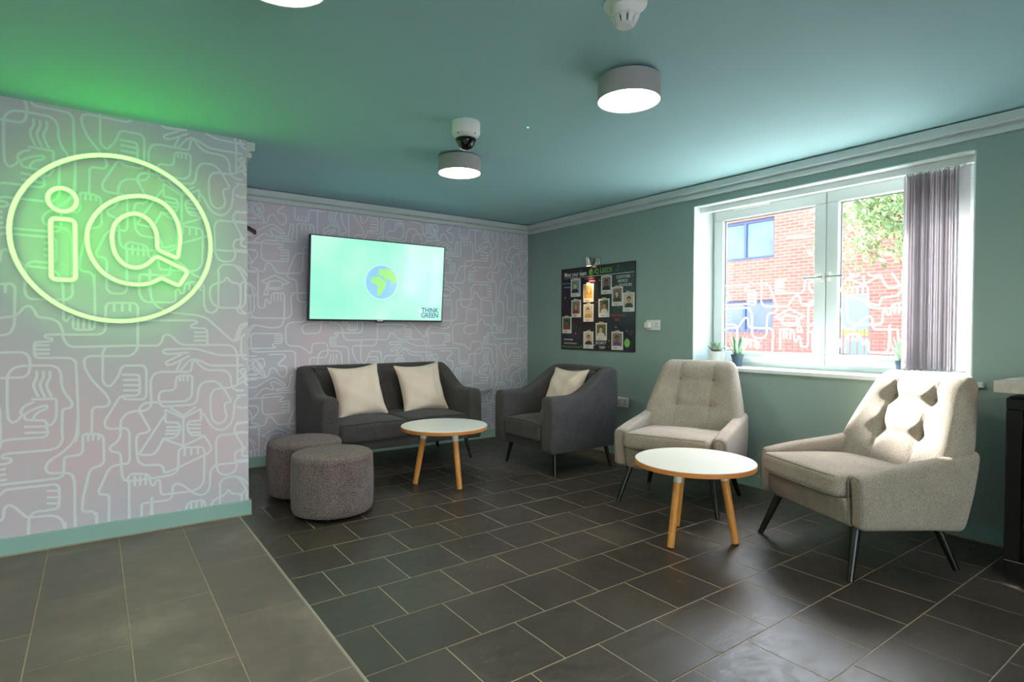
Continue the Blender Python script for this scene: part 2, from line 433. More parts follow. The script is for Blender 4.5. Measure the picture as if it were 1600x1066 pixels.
def T(fr, *segs):
    for a, b, c, d in segs: STROKES.append((tr(fr, [(a, b), (c, d)]), .01))
S(('B5', [(350,388),(340,410),(345,560),(318,583),(215,586),(165,612),(150,660),(150,820),(180,862),(310,870),(380,950),(400,940),(408,850)]), ('A1', [(0,325),(190,322),(240,350),(256,430),(235,510),(190,532),(0,538)]), ('B1', [(1035,300),(1025,480),(1000,490),(820,470),(795,440),(795,190)]))
T('B1', (855,400,855,462), (915,405,915,470), (978,410,978,480))
S(('B3', [(480,725),(80,718),(55,750),(52,900),(80,970),(130,978),(640,962),(672,1000),(672,1066)]))
S(('B3', [(480,725),(487,745),(482,855),(370,860),(350,885),(375,905),(405,915),(380,922),(20,930)]), r=.012)
T('B3', (385,755,482,755), (380,790,482,790), (380,825,482,825))
S(('B6', [(0,790),(250,785),(285,830),(160,945)]))
S(('B1', [(630,225),(500,315),(530,358),(630,372),(655,440),(645,530),(600,555),(540,535),(450,380),(385,370),(360,420),(345,500),(310,520),(0,490)]))
S(('B1', [(35,190),(85,165),(240,345),(300,510),(200,430),(35,190)]), r=.008)
S(('B1', [(150,220),(180,185),(250,190),(278,250),(282,320),(230,355),(160,300),(190,250),(225,280),(240,350)]), r=.02)
S(('B1', [(110,300),(90,340),(120,385),(170,380),(215,360)]), r=.02)
S(('B1', [(0,325),(75,260)]), r=.01); S(('B1', [(0,435),(180,430),(230,400)]), r=.02)
S(('B1', [(0,630),(60,660),(150,650),(380,545),(430,535),(490,570),(630,690),(590,710),(450,610),(400,605),(385,650),(440,735),(400,745),(300,690),(240,710),(110,825)]))
S(('B1', [(480,740),(690,740),(725,540),(780,540),(745,790),(470,765),(480,740)]), r=.006)
S(('B2', [(570,410),(280,400),(238,340),(235,100),(270,55),(800,85),(828,50)]), ('B1', [(828,545),(850,528)]), ('R1', [(670,408),(690,425)]), ('B4', [(650,40),(650,420),(610,482),(410,475),(370,510),(260,820),(255,880),(290,930),(370,935),(395,1000)]), ('B5', [(265,310),(290,352),(380,355),(405,310),(408,90),(440,50)]), ('A3', [(50,562),(470,515),(495,545),(492,715),(400,735),(290,745),(240,790),(238,940)]))
T('B4', (470,0,470,70), (530,0,530,62), (595,0,595,70))
T('A3', (400,570,485,570), (400,625,490,625), (400,675,490,675))
S(('B2', [(0,85),(120,95),(560,125),(600,145),(585,170),(530,180),(530,205),(560,215),(685,225),(695,260),(690,400),(680,415),(570,410)]), r=.014)
T('B2', (570,268,685,268), (565,318,685,318), (565,370,685,370))
S(('B2', [(0,205),(110,215),(185,270),(165,340),(60,460),(60,500),(90,518),(150,525),(182,560),(182,1000)]), ('B3', [(150,330),(170,367),(235,367),(250,335),(250,260),(275,235),(290,290),(310,305),(330,290),(335,158),(505,160),(518,190),(515,540),(480,620),(400,645),(300,640),(100,600),(50,615),(20,680),(0,760)]))
T('B3', (380,170,380,265), (430,170,430,265), (470,170,470,262))
S(('B2', [(235,740),(470,640),(705,765),(600,800)]), r=.004); S(('B2', [(235,740),(340,785)]), r=.004)
S(('B2', [(362,745),(360,855),(590,865),(590,770),(540,732),(362,745)]), r=.015); S(('B2', [(345,855),(470,842),(592,860),(470,890),(345,855)]), r=.02)
S(('B2', [(330,780),(322,850),(300,890),(278,965),(350,965),(340,890),(322,850)]), r=.004)
S(('B3', [(0,20),(50,70),(100,170),(50,185),(48,410),(10,455),(30,495),(80,505),(570,512),(622,460),(608,210),(645,158),(750,156)]), ('B5', [(240,248),(415,248),(440,230),(445,160),(465,140),(490,165),(540,245)]))
S(('B5', [(345,395),(360,385)]), ('A5', [(100,550),(125,580),(120,900),(85,965),(30,980)]), ('B5', [(345,726),(308,690),(312,635),(350,610)]), ('A5', [(20,835),(140,820),(200,745),(250,733),(290,780),(310,830),(430,840),(500,880),(530,970)]), ('A1', [(520,190),(560,260),(610,280),(1000,270)]), ('A2', [(40,268),(300,268),(335,240),(345,190),(380,172),(420,190),(490,262),(900,262),(945,290),(965,350),(965,590)]))
T('A5', (42,560,45,622), (950,720,950,780), (1018,720,1018,777)); T('A6', (70,720,70,775)); T('B5', (375,398,375,445), (420,398,420,440))
S(('A1', [(190,840),(150,890),(100,915),(70,880),(60,800),(60,520),(100,460),(180,435),(430,432),(480,450),(510,500),(510,580),(530,650),(605,745),(595,785),(520,795),(515,1000)]), ('A3', [(525,130),(500,200),(430,230),(60,262),(12,280),(20,300),(80,300),(105,320),(60,345),(0,350)]), ('B4', [(580,590),(565,620),(558,790),(600,805),(760,815)]), ('A3', [(20,518),(290,490),(490,465),(530,440),(535,300),(560,285),(670,270),(690,240),(690,110),(710,98),(862,98),(867,330),(840,360),(760,385),(740,430),(690,640),(685,730),(705,745),(775,740),(800,770),(808,880)]), r=.035)
T('B4', (575,645,675,645), (575,700,675,700), (575,755,680,755)); T('A3', (735,105,735,150), (775,105,775,145), (822,105,822,142))
for k in (305, 360, 415): S(('A1', [(k,485),(k+4,530),(k-30,590),(k-15,640),(k+13,690)]), r=.02)
S(('A1', [(270,715),(470,710),(470,860),(440,920),(390,938)]), r=.012)
S(('A1', [(275,740),(200,770),(168,820),(190,850),(280,795),(385,765),(398,785),(370,800),(300,830),(275,878)]), r=.02)
S(('A1', [(205,860),(210,888),(370,890),(392,915),(385,940),(398,985),(395,1010),(370,1030),(60,1052)]), ('B4', [(640,372),(515,370),(482,410),(480,780),(435,830),(130,825)]), ('B2', [(490,590),(400,450),(345,437),(312,460),(300,540),(270,570),(150,570),(0,560)]), r=.03)
T('A1', (210,945,382,940), (215,995,390,990), (300,265,405,265), (300,300,405,300), (300,335,405,335))
S(('A1', [(630,1066),(650,1000),(650,800),(632,400),(590,370),(310,370),(288,350),(285,255),(300,238),(400,235),(438,225),(430,205),(385,205),(368,185),(400,175),(840,175),(880,140),(880,30)]), ('A5', [(880,740),(900,712),(1040,710)]), ('A6', [(110,712),(135,740),(135,1000)]), ('A2', [(135,280),(110,330),(60,355),(10,355)]), ('A1', [(740,355),(700,380),(705,450),(760,550),(890,680),(917,740),(890,775),(790,780),(768,800),(765,1000)]), ('A3', [(768,100)]), r=.035)
S(('A3', [(645,0),(640,100),(600,180),(520,250),(400,330),(375,385),(400,425),(560,420),(605,440),(622,500),(624,900)]))
S(('A5', [(210,470),(205,620),(230,670),(280,680),(560,685),(605,650),(605,480)]))
S(('A3', [(250,792),(440,775),(510,800),(545,890)])); S(('A5', [(518,510),(526,600),(530,850),(552,868),(590,818),(610,830),(610,920),(640,937),(770,935),(790,910),(792,800),(785,480)]), r=.02)
T('A5', (650,850,650,925), (697,850,697,925), (745,850,745,925))
S(('A1', [(885,275),(855,320),(855,560),(880,600),(920,607),(990,520),(1010,450),(1040,434)]), ('A2', [(30,434),(185,432),(207,470),(205,690),(180,715),(30,715),(5,690),(130,682),(152,660),(150,540),(140,510),(10,510)]), r=.03)
T('A2', (20,553,148,553), (20,597,148,597), (20,640,148,640))
S(('A1', [(1060,680),(1000,690),(870,900),(880,950),(920,962),(1030,955)]), ('A2', [(45,960),(68,1000),(70,1066)]), ('A4', [(65,250),(68,420),(50,455),(15,463)]), ('A3', [(1030,345),(930,365),(890,420),(820,580),(830,600),(910,600),(908,850)]), r=.035)
S(('A5', [(888,470),(885,590),(920,632),(1000,635)]), ('A6', [(20,632),(48,600),(46,470)]))
S(('A2', [(935,630),(910,590),(910,520),(870,475),(700,470),(650,430),(620,393),(590,400),(580,470),(560,487),(330,485),(270,500),(240,560),(247,760),(230,790),(190,810),(80,815),(20,850)]), ('A1', [(1005,900),(1005,1040)]), ('A3', [(1003,115),(980,160),(908,210),(930,245),(1005,255),(1015,440),(1040,490)]), ('A4', [(20,588),(60,597),(240,575),(420,545),(470,510),(475,340),(500,318),(682,312),(690,360),(685,600),(650,655),(580,680),(340,710),(325,690),(320,590),(290,588),(270,637),(240,620),(235,538),(80,535),(50,570),(55,595)]), r=.03)
S(('A2', [(935,630),(970,640),(1055,645)]), r=.01)
S(('A2', [(150,830),(148,790),(180,750),(250,740),(540,730),(585,690),(590,530),(570,515),(455,518),(450,620),(420,640),(330,645),(310,680),(310,740),(340,775),(600,760),(630,720),(640,620),(680,570),(780,560),(840,610),(918,737),(855,745),(860,800),(877,850),(860,900),(800,922),(755,890),(740,800),(740,680),(770,630),(850,620),(930,615),(1040,550),(1020,485),(1055,460)]), r=.03)
T('A2', (485,522,485,557), (515,522,515,557), (550,522,550,557))
S(('A2', [(150,815),(237,967),(215,990),(130,1005),(122,1066)]), ('A4', [(122,300),(135,430),(180,465),(325,460),(350,490),(350,527),(390,522),(738,355),(748,310),(690,220),(650,214)]), r=.025)
S(('A2', [(470,910),(365,905),(365,800),(512,870),(660,795),(660,890),(560,900)]), r=.006); S(('A2', [(512,850),(410,788)]), r=.004); S(('A2', [(514,850),(615,780)]), r=.004)
S(('A2', [(514,870)]), ('A4', [(514,300)]), r=.004); S(('A4', [(345,245),(516,304),(672,228)]), r=.006)
S(('A2', [(470,910),(490,950),(480,985),(460,1010)]), ('A4', [(480,190),(450,235),(345,243)]), r=.015)
T('A2', (380,945,485,945), (375,975,480,975), (370,1003,465,1003), (560,925,655,925), (558,957,650,957), (565,990,655,990))
S(('A2', [(560,900),(543,930),(560,990),(585,1015),(660,1012)]), r=.012)
S(('A4', [(350,60),(330,90),(142,378),(260,378),(295,345),(345,250)]), r=.02)
S(('A2', [(660,830),(690,840),(740,930),(790,967),(850,970),(910,920),(935,840),(940,740),(965,700),(1055,690)]))
S(('A2', [(1055,350),(800,348),(700,315),(600,290),(350,300),(343,322),(380,340),(550,325)]), r=.03)
S(('A2', [(500,340),(370,403),(370,427),(420,425),(560,355)]), r=.015); S(('A2', [(492,400),(460,470)]), r=.005)
S(('A2', [(490,475),(560,395),(600,376),(660,395),(740,435),(1055,430)]))
S(('A6', [(145,857),(610,857),(638,875),(580,895),(580,917),(700,925),(714,950),(714,1050)]), r=.014)
T('A2', (610,157,712,157), (610,190,712,190), (610,225,712,225))
S(('A6', [(235,440),(238,560),(245,680),(300,750),(420,795),(600,810),(700,830),(780,900),(920,1027),(972,1025),(990,930),(1045,885)]))
S(('A4', [(62,597),(62,915)]), r=.01); S(('A4', [(248,775),(246,900)]), r=.01)
T('A4', (110,560,110,632), (155,560,155,627), (200,555,200,622), (525,330,525,382), (580,325,580,377), (635,325,635,367))
S(('A4', [(1055,430),(800,460),(770,470),(740,510),(735,640),(710,695),(650,717),(590,690),(520,635),(460,613),(425,640),(420,730),(390,755),(260,770),(190,780),(160,830)]), ('A6', [(150,480),(145,640),(190,705),(430,708),(450,690),(450,605),(480,593),(490,637),(520,625),(530,538),(682,540),(685,740),(715,790),(770,794),(805,750),(808,460)]), ('A4', [(815,620),(850,570),(930,555),(1000,565),(1055,620)]), r=.035)
T('A6', (565,540,565,602), (610,540,610,602), (655,545,655,605))
S(('A6', [(1062,540),(1030,550),(1030,715),(1000,754),(800,752),(745,700),(730,620),(750,560),(850,535),(880,490),(900,535),(970,550),(990,580),(990,760),(1020,798),(1060,800)]), r=.03)
S(('A4', [(1055,105),(960,120),(938,150),(945,200),(1022,325),(950,350),(940,400),(962,470),(940,525),(860,547),(810,530),(790,480),(785,260),(810,215),(1055,190)]), r=.035)
def fillet(pts, r):
    P = [Vector(p) for p in pts]; out = [P[0]]
    for i in range(1, len(P)-1):
        a, b, c = P[i-1], P[i], P[i+1]; la, lc = (a-b).length, (c-b).length
        if la < 1e-5 or lc < 1e-5: continue
        d = min(r, la*.49, lc*.49); s0 = b+(a-b)*(d/la); s1 = b+(c-b)*(d/lc)
        for k in range(6):
            t = k/5; out.append(s0*(1-t)**2 + b*2*t*(1-t) + s1*t*t)
    out.append(P[-1]); return out
def resample(P, st):
    out = [P[0]]
    for a, b in zip(P[:-1], P[1:]):
        n = max(1, int((b-a).length/st))
        for k in range(1, n+1): out.append(a+(b-a)*(k/n))
    return out
LINES = [resample(fillet(p, r), .025) for p, r in STROKES]
def ribbons(name, mat, parent, to3d, u0, u1, v0, v1, w=.0135, skip=None):
    V, Fc = [], []; cap = 6
    ua = min(p.x for L in LINES for p in L); ub = max(p.x for L in LINES for p in L)
    va = min(p.y for L in LINES for p in L); vb = max(p.y for L in LINES for p in L)
    for i in range(math.floor((u0-ub)/PU), math.ceil((u1-ua)/PU)+1):
        for j in range(math.floor((v0-vb)/PV), math.ceil((v1-va)/PV)+1):
            for li, L in enumerate(LINES):
                Q = [p+Vector((i*PU, j*PV)) for p in L]
                n = len(Q); lo = .0003 + li*.000016
                ins = [u0 <= q.x <= u1 and v0 <= q.y <= v1 for q in Q]
                if not any(ins): continue
                sg_ = [(Q[k+1]-Q[k]).normalized() if (Q[k+1]-Q[k]).length > 1e-6 else Vector((1, 0)) for k in range(n-1)]
                perp = lambda t: Vector((-t.y, t.x))
                nr = [perp(sg_[0])] + [perp(sg_[k]+sg_[k-1]).normalized() if sg_[k].dot(sg_[k-1]) > .6 else None for k in range(1, n-1)] + [perp(sg_[-1])]
                for k in range(n-1):
                    if ins[k] and ins[k+1]:
                        b = len(V); q = perp(sg_[k])
                        for c_, m_ in ((Q[k], nr[k] or q), (Q[k+1], nr[k+1] or q)):
                            m_ = m_/max(.6, m_.dot(q))
                            for s in (-1, 1):
                                z = c_+m_*(s*w/2); z.x = min(u1, max(u0, z.x)); z.y = min(v1, max(v0, z.y)); V.append(to3d(z.x, z.y, lo+(k % 4)*3e-6))
                        Fc.append((b, b+2, b+3, b+1))
                        if nr[k] is None:                # round the sharp joint
                            b = len(V)
                            for a in range(10):
                                z = Q[k]+Vector((math.cos(a*PI/5), math.sin(a*PI/5)))*(w/2); z.x = min(u1, max(u0, z.x)); z.y = min(v1, max(v0, z.y)); V.append(to3d(z.x, z.y, lo+1.2e-5))
                            Fc.append(tuple(range(b, b+10)))
                for e, d in ((0, -1), (n-1, 1)):
                    if ins[e]:
                        b = len(V); m_ = nr[e]; t = Vector((m_.y, -m_.x))*d
                        for k in range(cap+1):
                            a = PI*k/cap; z = Q[e] + m_*(w/2*math.cos(a)) + t*(w/2*math.sin(a))
                            z.x = min(u1, max(u0, z.x)); z.y = min(v1, max(v0, z.y)); V.append(to3d(z.x, z.y, lo+1.4e-5))
                        Fc.append(tuple(range(b, b+cap+1)))
    return mesh_obj(name, V, Fc, mat, parent)
o = ribbons('wallpaper_print', M['paper_line'], wall_left, lambda u, v, l: (u, SY-l, v), XL, SX, .0, H)
o['label'] = 'pale line drawing of hands, heads, cup and book printed across the wallpaper'
o = ribbons('wallpaper_print', M['paper_line'], wall_back, lambda u, v, l: (u, -l, v), SX-2.03, -2.03, .0, 2.292)
for v in o.data.vertices: v.co.x += 2.03
o['label'] = 'pale line drawing of hands, heads and cap printed across the wallpaper'
# ------------------------------------------------------------------ window
win = bpy.data.objects.new('window_1', None); link(win); win['kind'] = 'structure'; win.location = (WD-.03, -3.24, WZ0)
win.empty_display_size = .1
def wpart(name, mb, mat, smooth=None, parent=win, label=None):
    for v in mb.v: v -= win.location
    return mb.build(name, mat, parent, smooth, label)
XF = WD-.03                                  # inner face of the frame
lin = MB().box((.001, WY1-.008, WZ0), (XF, WY1, WZ1)).box((.001, WY0, WZ0), (XF, WY0+.008, WZ1)).box((.001, WY0, WZ1-.008), (XF, WY1, WZ1))
wpart('reveal_lining', lin, M['upvc'])
sill = MB().box((-.045, WY0-.06, WZ0-.028), (.0, WY1+.05, WZ0)).box((0, WY0, WZ0-.02), (XF+.06, WY1, WZ0))
so = wpart('window_sill', sill, M['upvc']); bv = so.modifiers.new('bevel', 'BEVEL'); bv.width = .004; bv.segments = 2
def ring(y0, y1, z0, z1, w, x0, x1):
    return MB().box((x0, y0, z0), (x1, y1, z0+w)).box((x0, y0, z1-w), (x1, y1, z1)).box((x0, y0, z0+w), (x1, y0+w, z1-w)).box((x0, y1-w, z0+w), (x1, y1, z1-w))
wpart('window_frame', ring(WY0, WY1, WZ0, WZ1, .035, XF, XF+.06), M['upvc'])
MUL = -3.250
for (ya, yb, hs) in ((MUL+.003, WY1-.03, 1), (WY0+.03, MUL-.003, -1)):
    c = wpart('casement', ring(ya, yb, WZ0+.035, WZ1-.028, .082, XF-.022, XF+.045), M['upvc'])
    bv = c.modifiers.new('bevel', 'BEVEL'); bv.width = .006; bv.segments = 2
    gy0, gy1, gz0, gz1 = ya+.078, yb-.078, WZ0+.113, WZ1-.106
    b = wpart('glazing_bead', ring(gy0-.004, gy1+.004, gz0-.004, gz1+.004, .014, XF-.004, XF+.02), M['upvc'], parent=c)
    gk = wpart('gasket', ring(gy0+.008, gy1-.008, gz0+.008, gz1-.008, .005, XF+.004, XF+.016), M['black_rubber'], parent=c)
    g = wpart('pane', MB().box((XF+.008, gy0, gz0), (XF+.012, gy1, gz1)), M['glass'], parent=c)
    d = ribbons('window_film_print', M['decal'], c, lambda u, v, l: (XF+.007-l*.3-win.location.x, u+.15-win.location.y, v-.306-win.location.z), gy0+.012-.15, gy1-.012-.15, gz0+.012+.306, 1.60+.306, w=.0115)
    d['label'] = 'white frosted line drawing of hands and cap on the glass'
    # lever handle beside the mullion
    hy = MUL + hs*.024
    h = wpart('window_handle', MB().rbox((XF-.028, hy, 1.59), (.008, .013, .034), .006, 3, 2), M['white_plastic'], 40, parent=c)
    lv = MB().rod((XF-.03, hy, 1.588), (XF-.062, hy, 1.588), .009, .009, 12).rbox((XF-.066, hy+hs*.055, 1.586), (.006, .062, .008), .005, 4, 2)
    wpart('lever', lv, M['chrome'], 40, parent=c)
for (y, z) in ((-2.66, 2.19), (-2.66, .965), (-3.72, .965)):
    wpart('trickle_vent', MB().rbox((XF-.03, y, z+.01), (.012, .16 if z > 1.5 else .12, .011), .004, 3, 2), M['white_plastic'], 40)
# ------------------------------------------------------------------ vertical blind, bunched at the right of the window
bl = thing('vertical_blind', 'grey fabric vertical blind bunched at one side of the white window', 'blind', (.11, -3.24, WZ1-.008))
def local(t, mb):
    for v in mb.v: v -= t.location
    return mb
local(bl, MB().box((.085, WY0+.01, WZ1-.05), (.135, WY1-.01, WZ1-.009))).build('headrail', M['upvc'], bl)
NS = 21; rnd = random.Random(3)
sw, z0, z1 = .089, .952, 2.178
sv, sf = [], []
for k in range(7):
    t = k/6-.5; cx = .006*math.cos(t*PI)
    sv += [(t*sw, cx, z0-WZ1+.008), (t*sw, cx, z1-WZ1+.008)]
for k in range(6): sf.append((2*k, 2*k+2, 2*k+3, 2*k+1))
sme = bpy.data.meshes.new('slat'); sme.from_pydata(sv, [], sf); sme.materials.append(M['blind']); sme.shade_smooth()
hm = MB().box((-.012, -.002, z1-WZ1+.008), (.012, .002, z1-WZ1+.03)); hme = None
wm = MB().box((-.035, -.003, z0-WZ1+.006), (.035, .003, z0-WZ1+.014))
for k in range(NS):
    y = -3.812 - .0142*k; a = math.radians(rnd.uniform(-8, 8)+4)
    if k == NS-1: y -= .016; a = math.radians(58)
    if k == NS-2: a = math.radians(24)
    s_ = link(bpy.data.objects.new('slat', sme), bl); s_.location = (0, y+3.24, 0); s_.rotation_euler.z = a
    hk = hm.build('hanger', M['white_plastic'], s_) if hme is None else link(bpy.data.objects.new('hanger', hme), s_)
    if hme is None: hme = hk.data; wme = wm.build('hem_weight', M['blind'], s_).data
    else: link(bpy.data.objects.new('hem_weight', wme), s_)
pts = [(.07+.11*0, 0, 0)]
ch = MB().tube([(.035, -.572-.0142*k - (.006 if k % 2 else 0), z0-WZ1+.004 - (.010 if k % 2 else 0)) for k in range(NS)], .0016, 5)
ch.build('bead_chain', M['white_plastic'], bl)
MB().tube([(-.02, WY0+3.24+.03, -.05), (-.02, WY0+3.24+.026, -.7), (-.012, WY0+3.24+.028, -1.22)], .002, 6).build('pull_cord', M['white_plastic'], bl)
# ------------------------------------------------------------------ seats: charcoal sofa and armchair share one construction
def shell(Wd, D, z0, ha, hb, ta, tb, R):
    out, inn = [], []
    hw, hd = Wd/2, D/2
    half = []
    for k in range(15):
        y = lerp(hd, -hd+R, k/14); half.append(((hw, y), (hw-ta, y if y > -hd+tb+.02 else -hd+tb+.02), 0))
    for k in range(1, 9):
        a = PI/2*k/8; o_ = (hw-R+R*math.cos(a), -hd+R-R*math.sin(a)); r2 = .05
        half.append((o_, (hw-ta-r2+r2*math.cos(a), -hd+tb+r2-r2*math.sin(a)), k/8))
    n2 = 6
    for k in range(1, n2+1):
        t = k/n2; half.append(((lerp(hw-R, 0, t), -hd), (lerp(hw-ta-.05, 0, t), -hd+tb), 1))
    path = half + [((-a[0], a[1]), (-b[0], b[1]), c) for a, b, c in reversed(half[:-1])]
    V, Fc = [], []; rad = .042
    sec = None
    for (o_, i_, bk) in path:
        s = (hd-o_[1])/D
        h = ha + .012*math.sin(min(1, s/.3)*PI)*0 + (hb-ha)*sstep(.28, .90, s) + bk*.006
        O = Vector((o_[0], o_[1])); I = Vector((i_[0], i_[1])); th = (I-O).length
        dr = (I-O).normalized(); r = min(rad, th*.45)
        ring_ = []
        for z in (z0, z0+.015, lerp(z0, h, .33), lerp(z0, h, .66), h-r):
            bul = -.006*math.sin(PI*(z-z0)/(h-z0)); ring_.append((O+dr*(bul + (.006 if z == z0 else 0)), z))
        for k in range(1, 5): a = PI/2*k/4; ring_.append((O+dr*(r-r*math.cos(a)), h-r+r*math.sin(a)))
        for k in range(0, 5): a = PI/2*k/4; ring_.append((I-dr*(r-r*math.sin(a)) , h-r+r*math.cos(a)))
        for z in (lerp(z0, h, .66), lerp(z0, h, .4), z0): ring_.append((I+dr*(.10*bk*(h-z)/(h-z0)), z))
        V += [(p.x, p.y, z) for p, z in ring_]; sec = len(ring_)
    N = len(path)
    for i in range(N-1):
        for k in range(sec):
            j = (k+1) % sec; Fc.append((i*sec+k, i*sec+j, (i+1)*sec+j, (i+1)*sec+k))
    mb = MB().add(V, Fc)
    for e, dirn in ((0, 1), (N-1, 1)):           # padded arm fronts
        base = [Vector(V[e*sec+k]) for k in range(sec)]; c = sum(base, Vector())/sec
        prev = [e*sec+k for k in range(sec)]
        for sc, dy in ((.97, .010), (.86, .018), (.5, .022)):
            cur = []
            for b in base:
                q = c + (b-c)*sc; q.y = b.y+dy; mb.v.append(q); cur.append(len(mb.v)-1)
            for k in range(sec):
                j = (k+1) % sec; mb.f.append((prev[k], prev[j], cur[j], cur[k]))
            prev = cur
        mb.f.append(tuple(prev))
    return mb
def build(mb, name, mat, parent, smooth=None, label=None):
    bm = bmesh.new(); me = bpy.data.meshes.new('t'); me.from_pydata([tuple(v) for v in mb.v], [], mb.f); bm.from_mesh(me); bpy.data.meshes.remove(me)
    return bm_obj(name, bm, mat, parent, smooth, label)
def leg(parent, top, bot, r0, r1, mat, foot=True):
    t, b = Vector(top), Vector(bot)
    o = MB().rod(t, b, r0, r1, 18).build('leg', mat, parent, 40)
    return o
def seat_group(name, label, cat, loc, f, Wd, n, D=.78):
    th = math.atan2(-f[0], f[1])
    t = thing(name, label, cat, loc, th)
    z0 = .20
    build(shell(Wd, D, z0, .655, .865, .135, .15, .10), 'upholstered_shell', M['dark_fab'], t, 50)
    iw = Wd-.27
    MB().rbox((0, .02, .245), (iw/2+.02, D/2-.03, .045), .02, 4, 2).build('seat_base', M['dark_fab'], t, 50)
    cw = iw/n
    for k in range(n):
        cx = -iw/2 + cw*(k+.5)
        def fn(p, cw=cw):
            u, v = p.x/(cw/2), p.y/.33
            if p.z > 0: p.z += .028*(1-u*u)*(1-v*v*.8) + .006*(1-abs(u))
            p.y += .012*(1-u*u)*(1 if p.y > 0 else 0)
            return p
        c = MB().rbox((cx, .075, .352), (cw/2-.004, .335, .078), .035, 8, 3, fn).build('seat_cushion', M['dark_fab'], t, 60)
        pts = [fn(Vector((-(cw/2-.03)+(cw-.06)*k/16, .335-.035*.29, .078-.035*.29)))+Vector((cx, .075, .352)) for k in range(17)]
        MB().tube(pts, .004, 6).build('piping', M['dark_pipe'], c, 60)
    # padded inner back with covered buttons
    bt = [(x, z) for x in ([-.42, 0, .42] if n > 1 else [-.15, .15]) for z in (.60, .70)]
    def fb(p):
        if p.y > 0:
            for (bx_, bz) in bt:
                d2 = ((p.x-bx_)/.05)**2 + ((p.z-(bz-.62))/.05)**2; p.y -= .018*math.exp(-d2)
            p.y += .02*(1-(p.x/(iw/2))**2)
        zz = p.z+.62; p.y += -.02 - (zz-.45)*.16
        return p
    bk = MB().rbox((0, -D/2+.205, .62), (iw/2-.005, .045, .215), .035, 26 if n > 1 else 16, 3, fb).build('back_cushion', M['dark_fab'], t, 60)
    for bx_, bz in bt:
        y = -D/2+.205+.045-.02-(bz-.45)*.16 - .008 + .02*(1-(bx_/(iw/2))**2)
        MB().rbox((bx_, y, bz), (.011, .006, .011), .0055, 2, 3).build('button', M['dark_pipe'], bk, 60)
    lx, ly = Wd/2-.055, D/2-.055
    for sx in (-1, 1):
        for sy in (-1, 1):
            leg(t, (sx*(lx-.05), sy*(ly-.05), z0+.02), (sx*lx-sx*.005, sy*(ly-.015), 0), .019, .012, M['black_wood'])
    return t
sofa = seat_group('loveseat_sofa', 'charcoal fabric two seat sofa with curved arms against patterned wallpaper', 'sofa', (-1.915, -.435, 0), (0, -1), 1.47, 2)
arm = seat_group('armchair', 'charcoal fabric armchair with curved arms under the team poster', 'armchair', (-.735, -1.41, 0), (-1, 0), .80, 1)
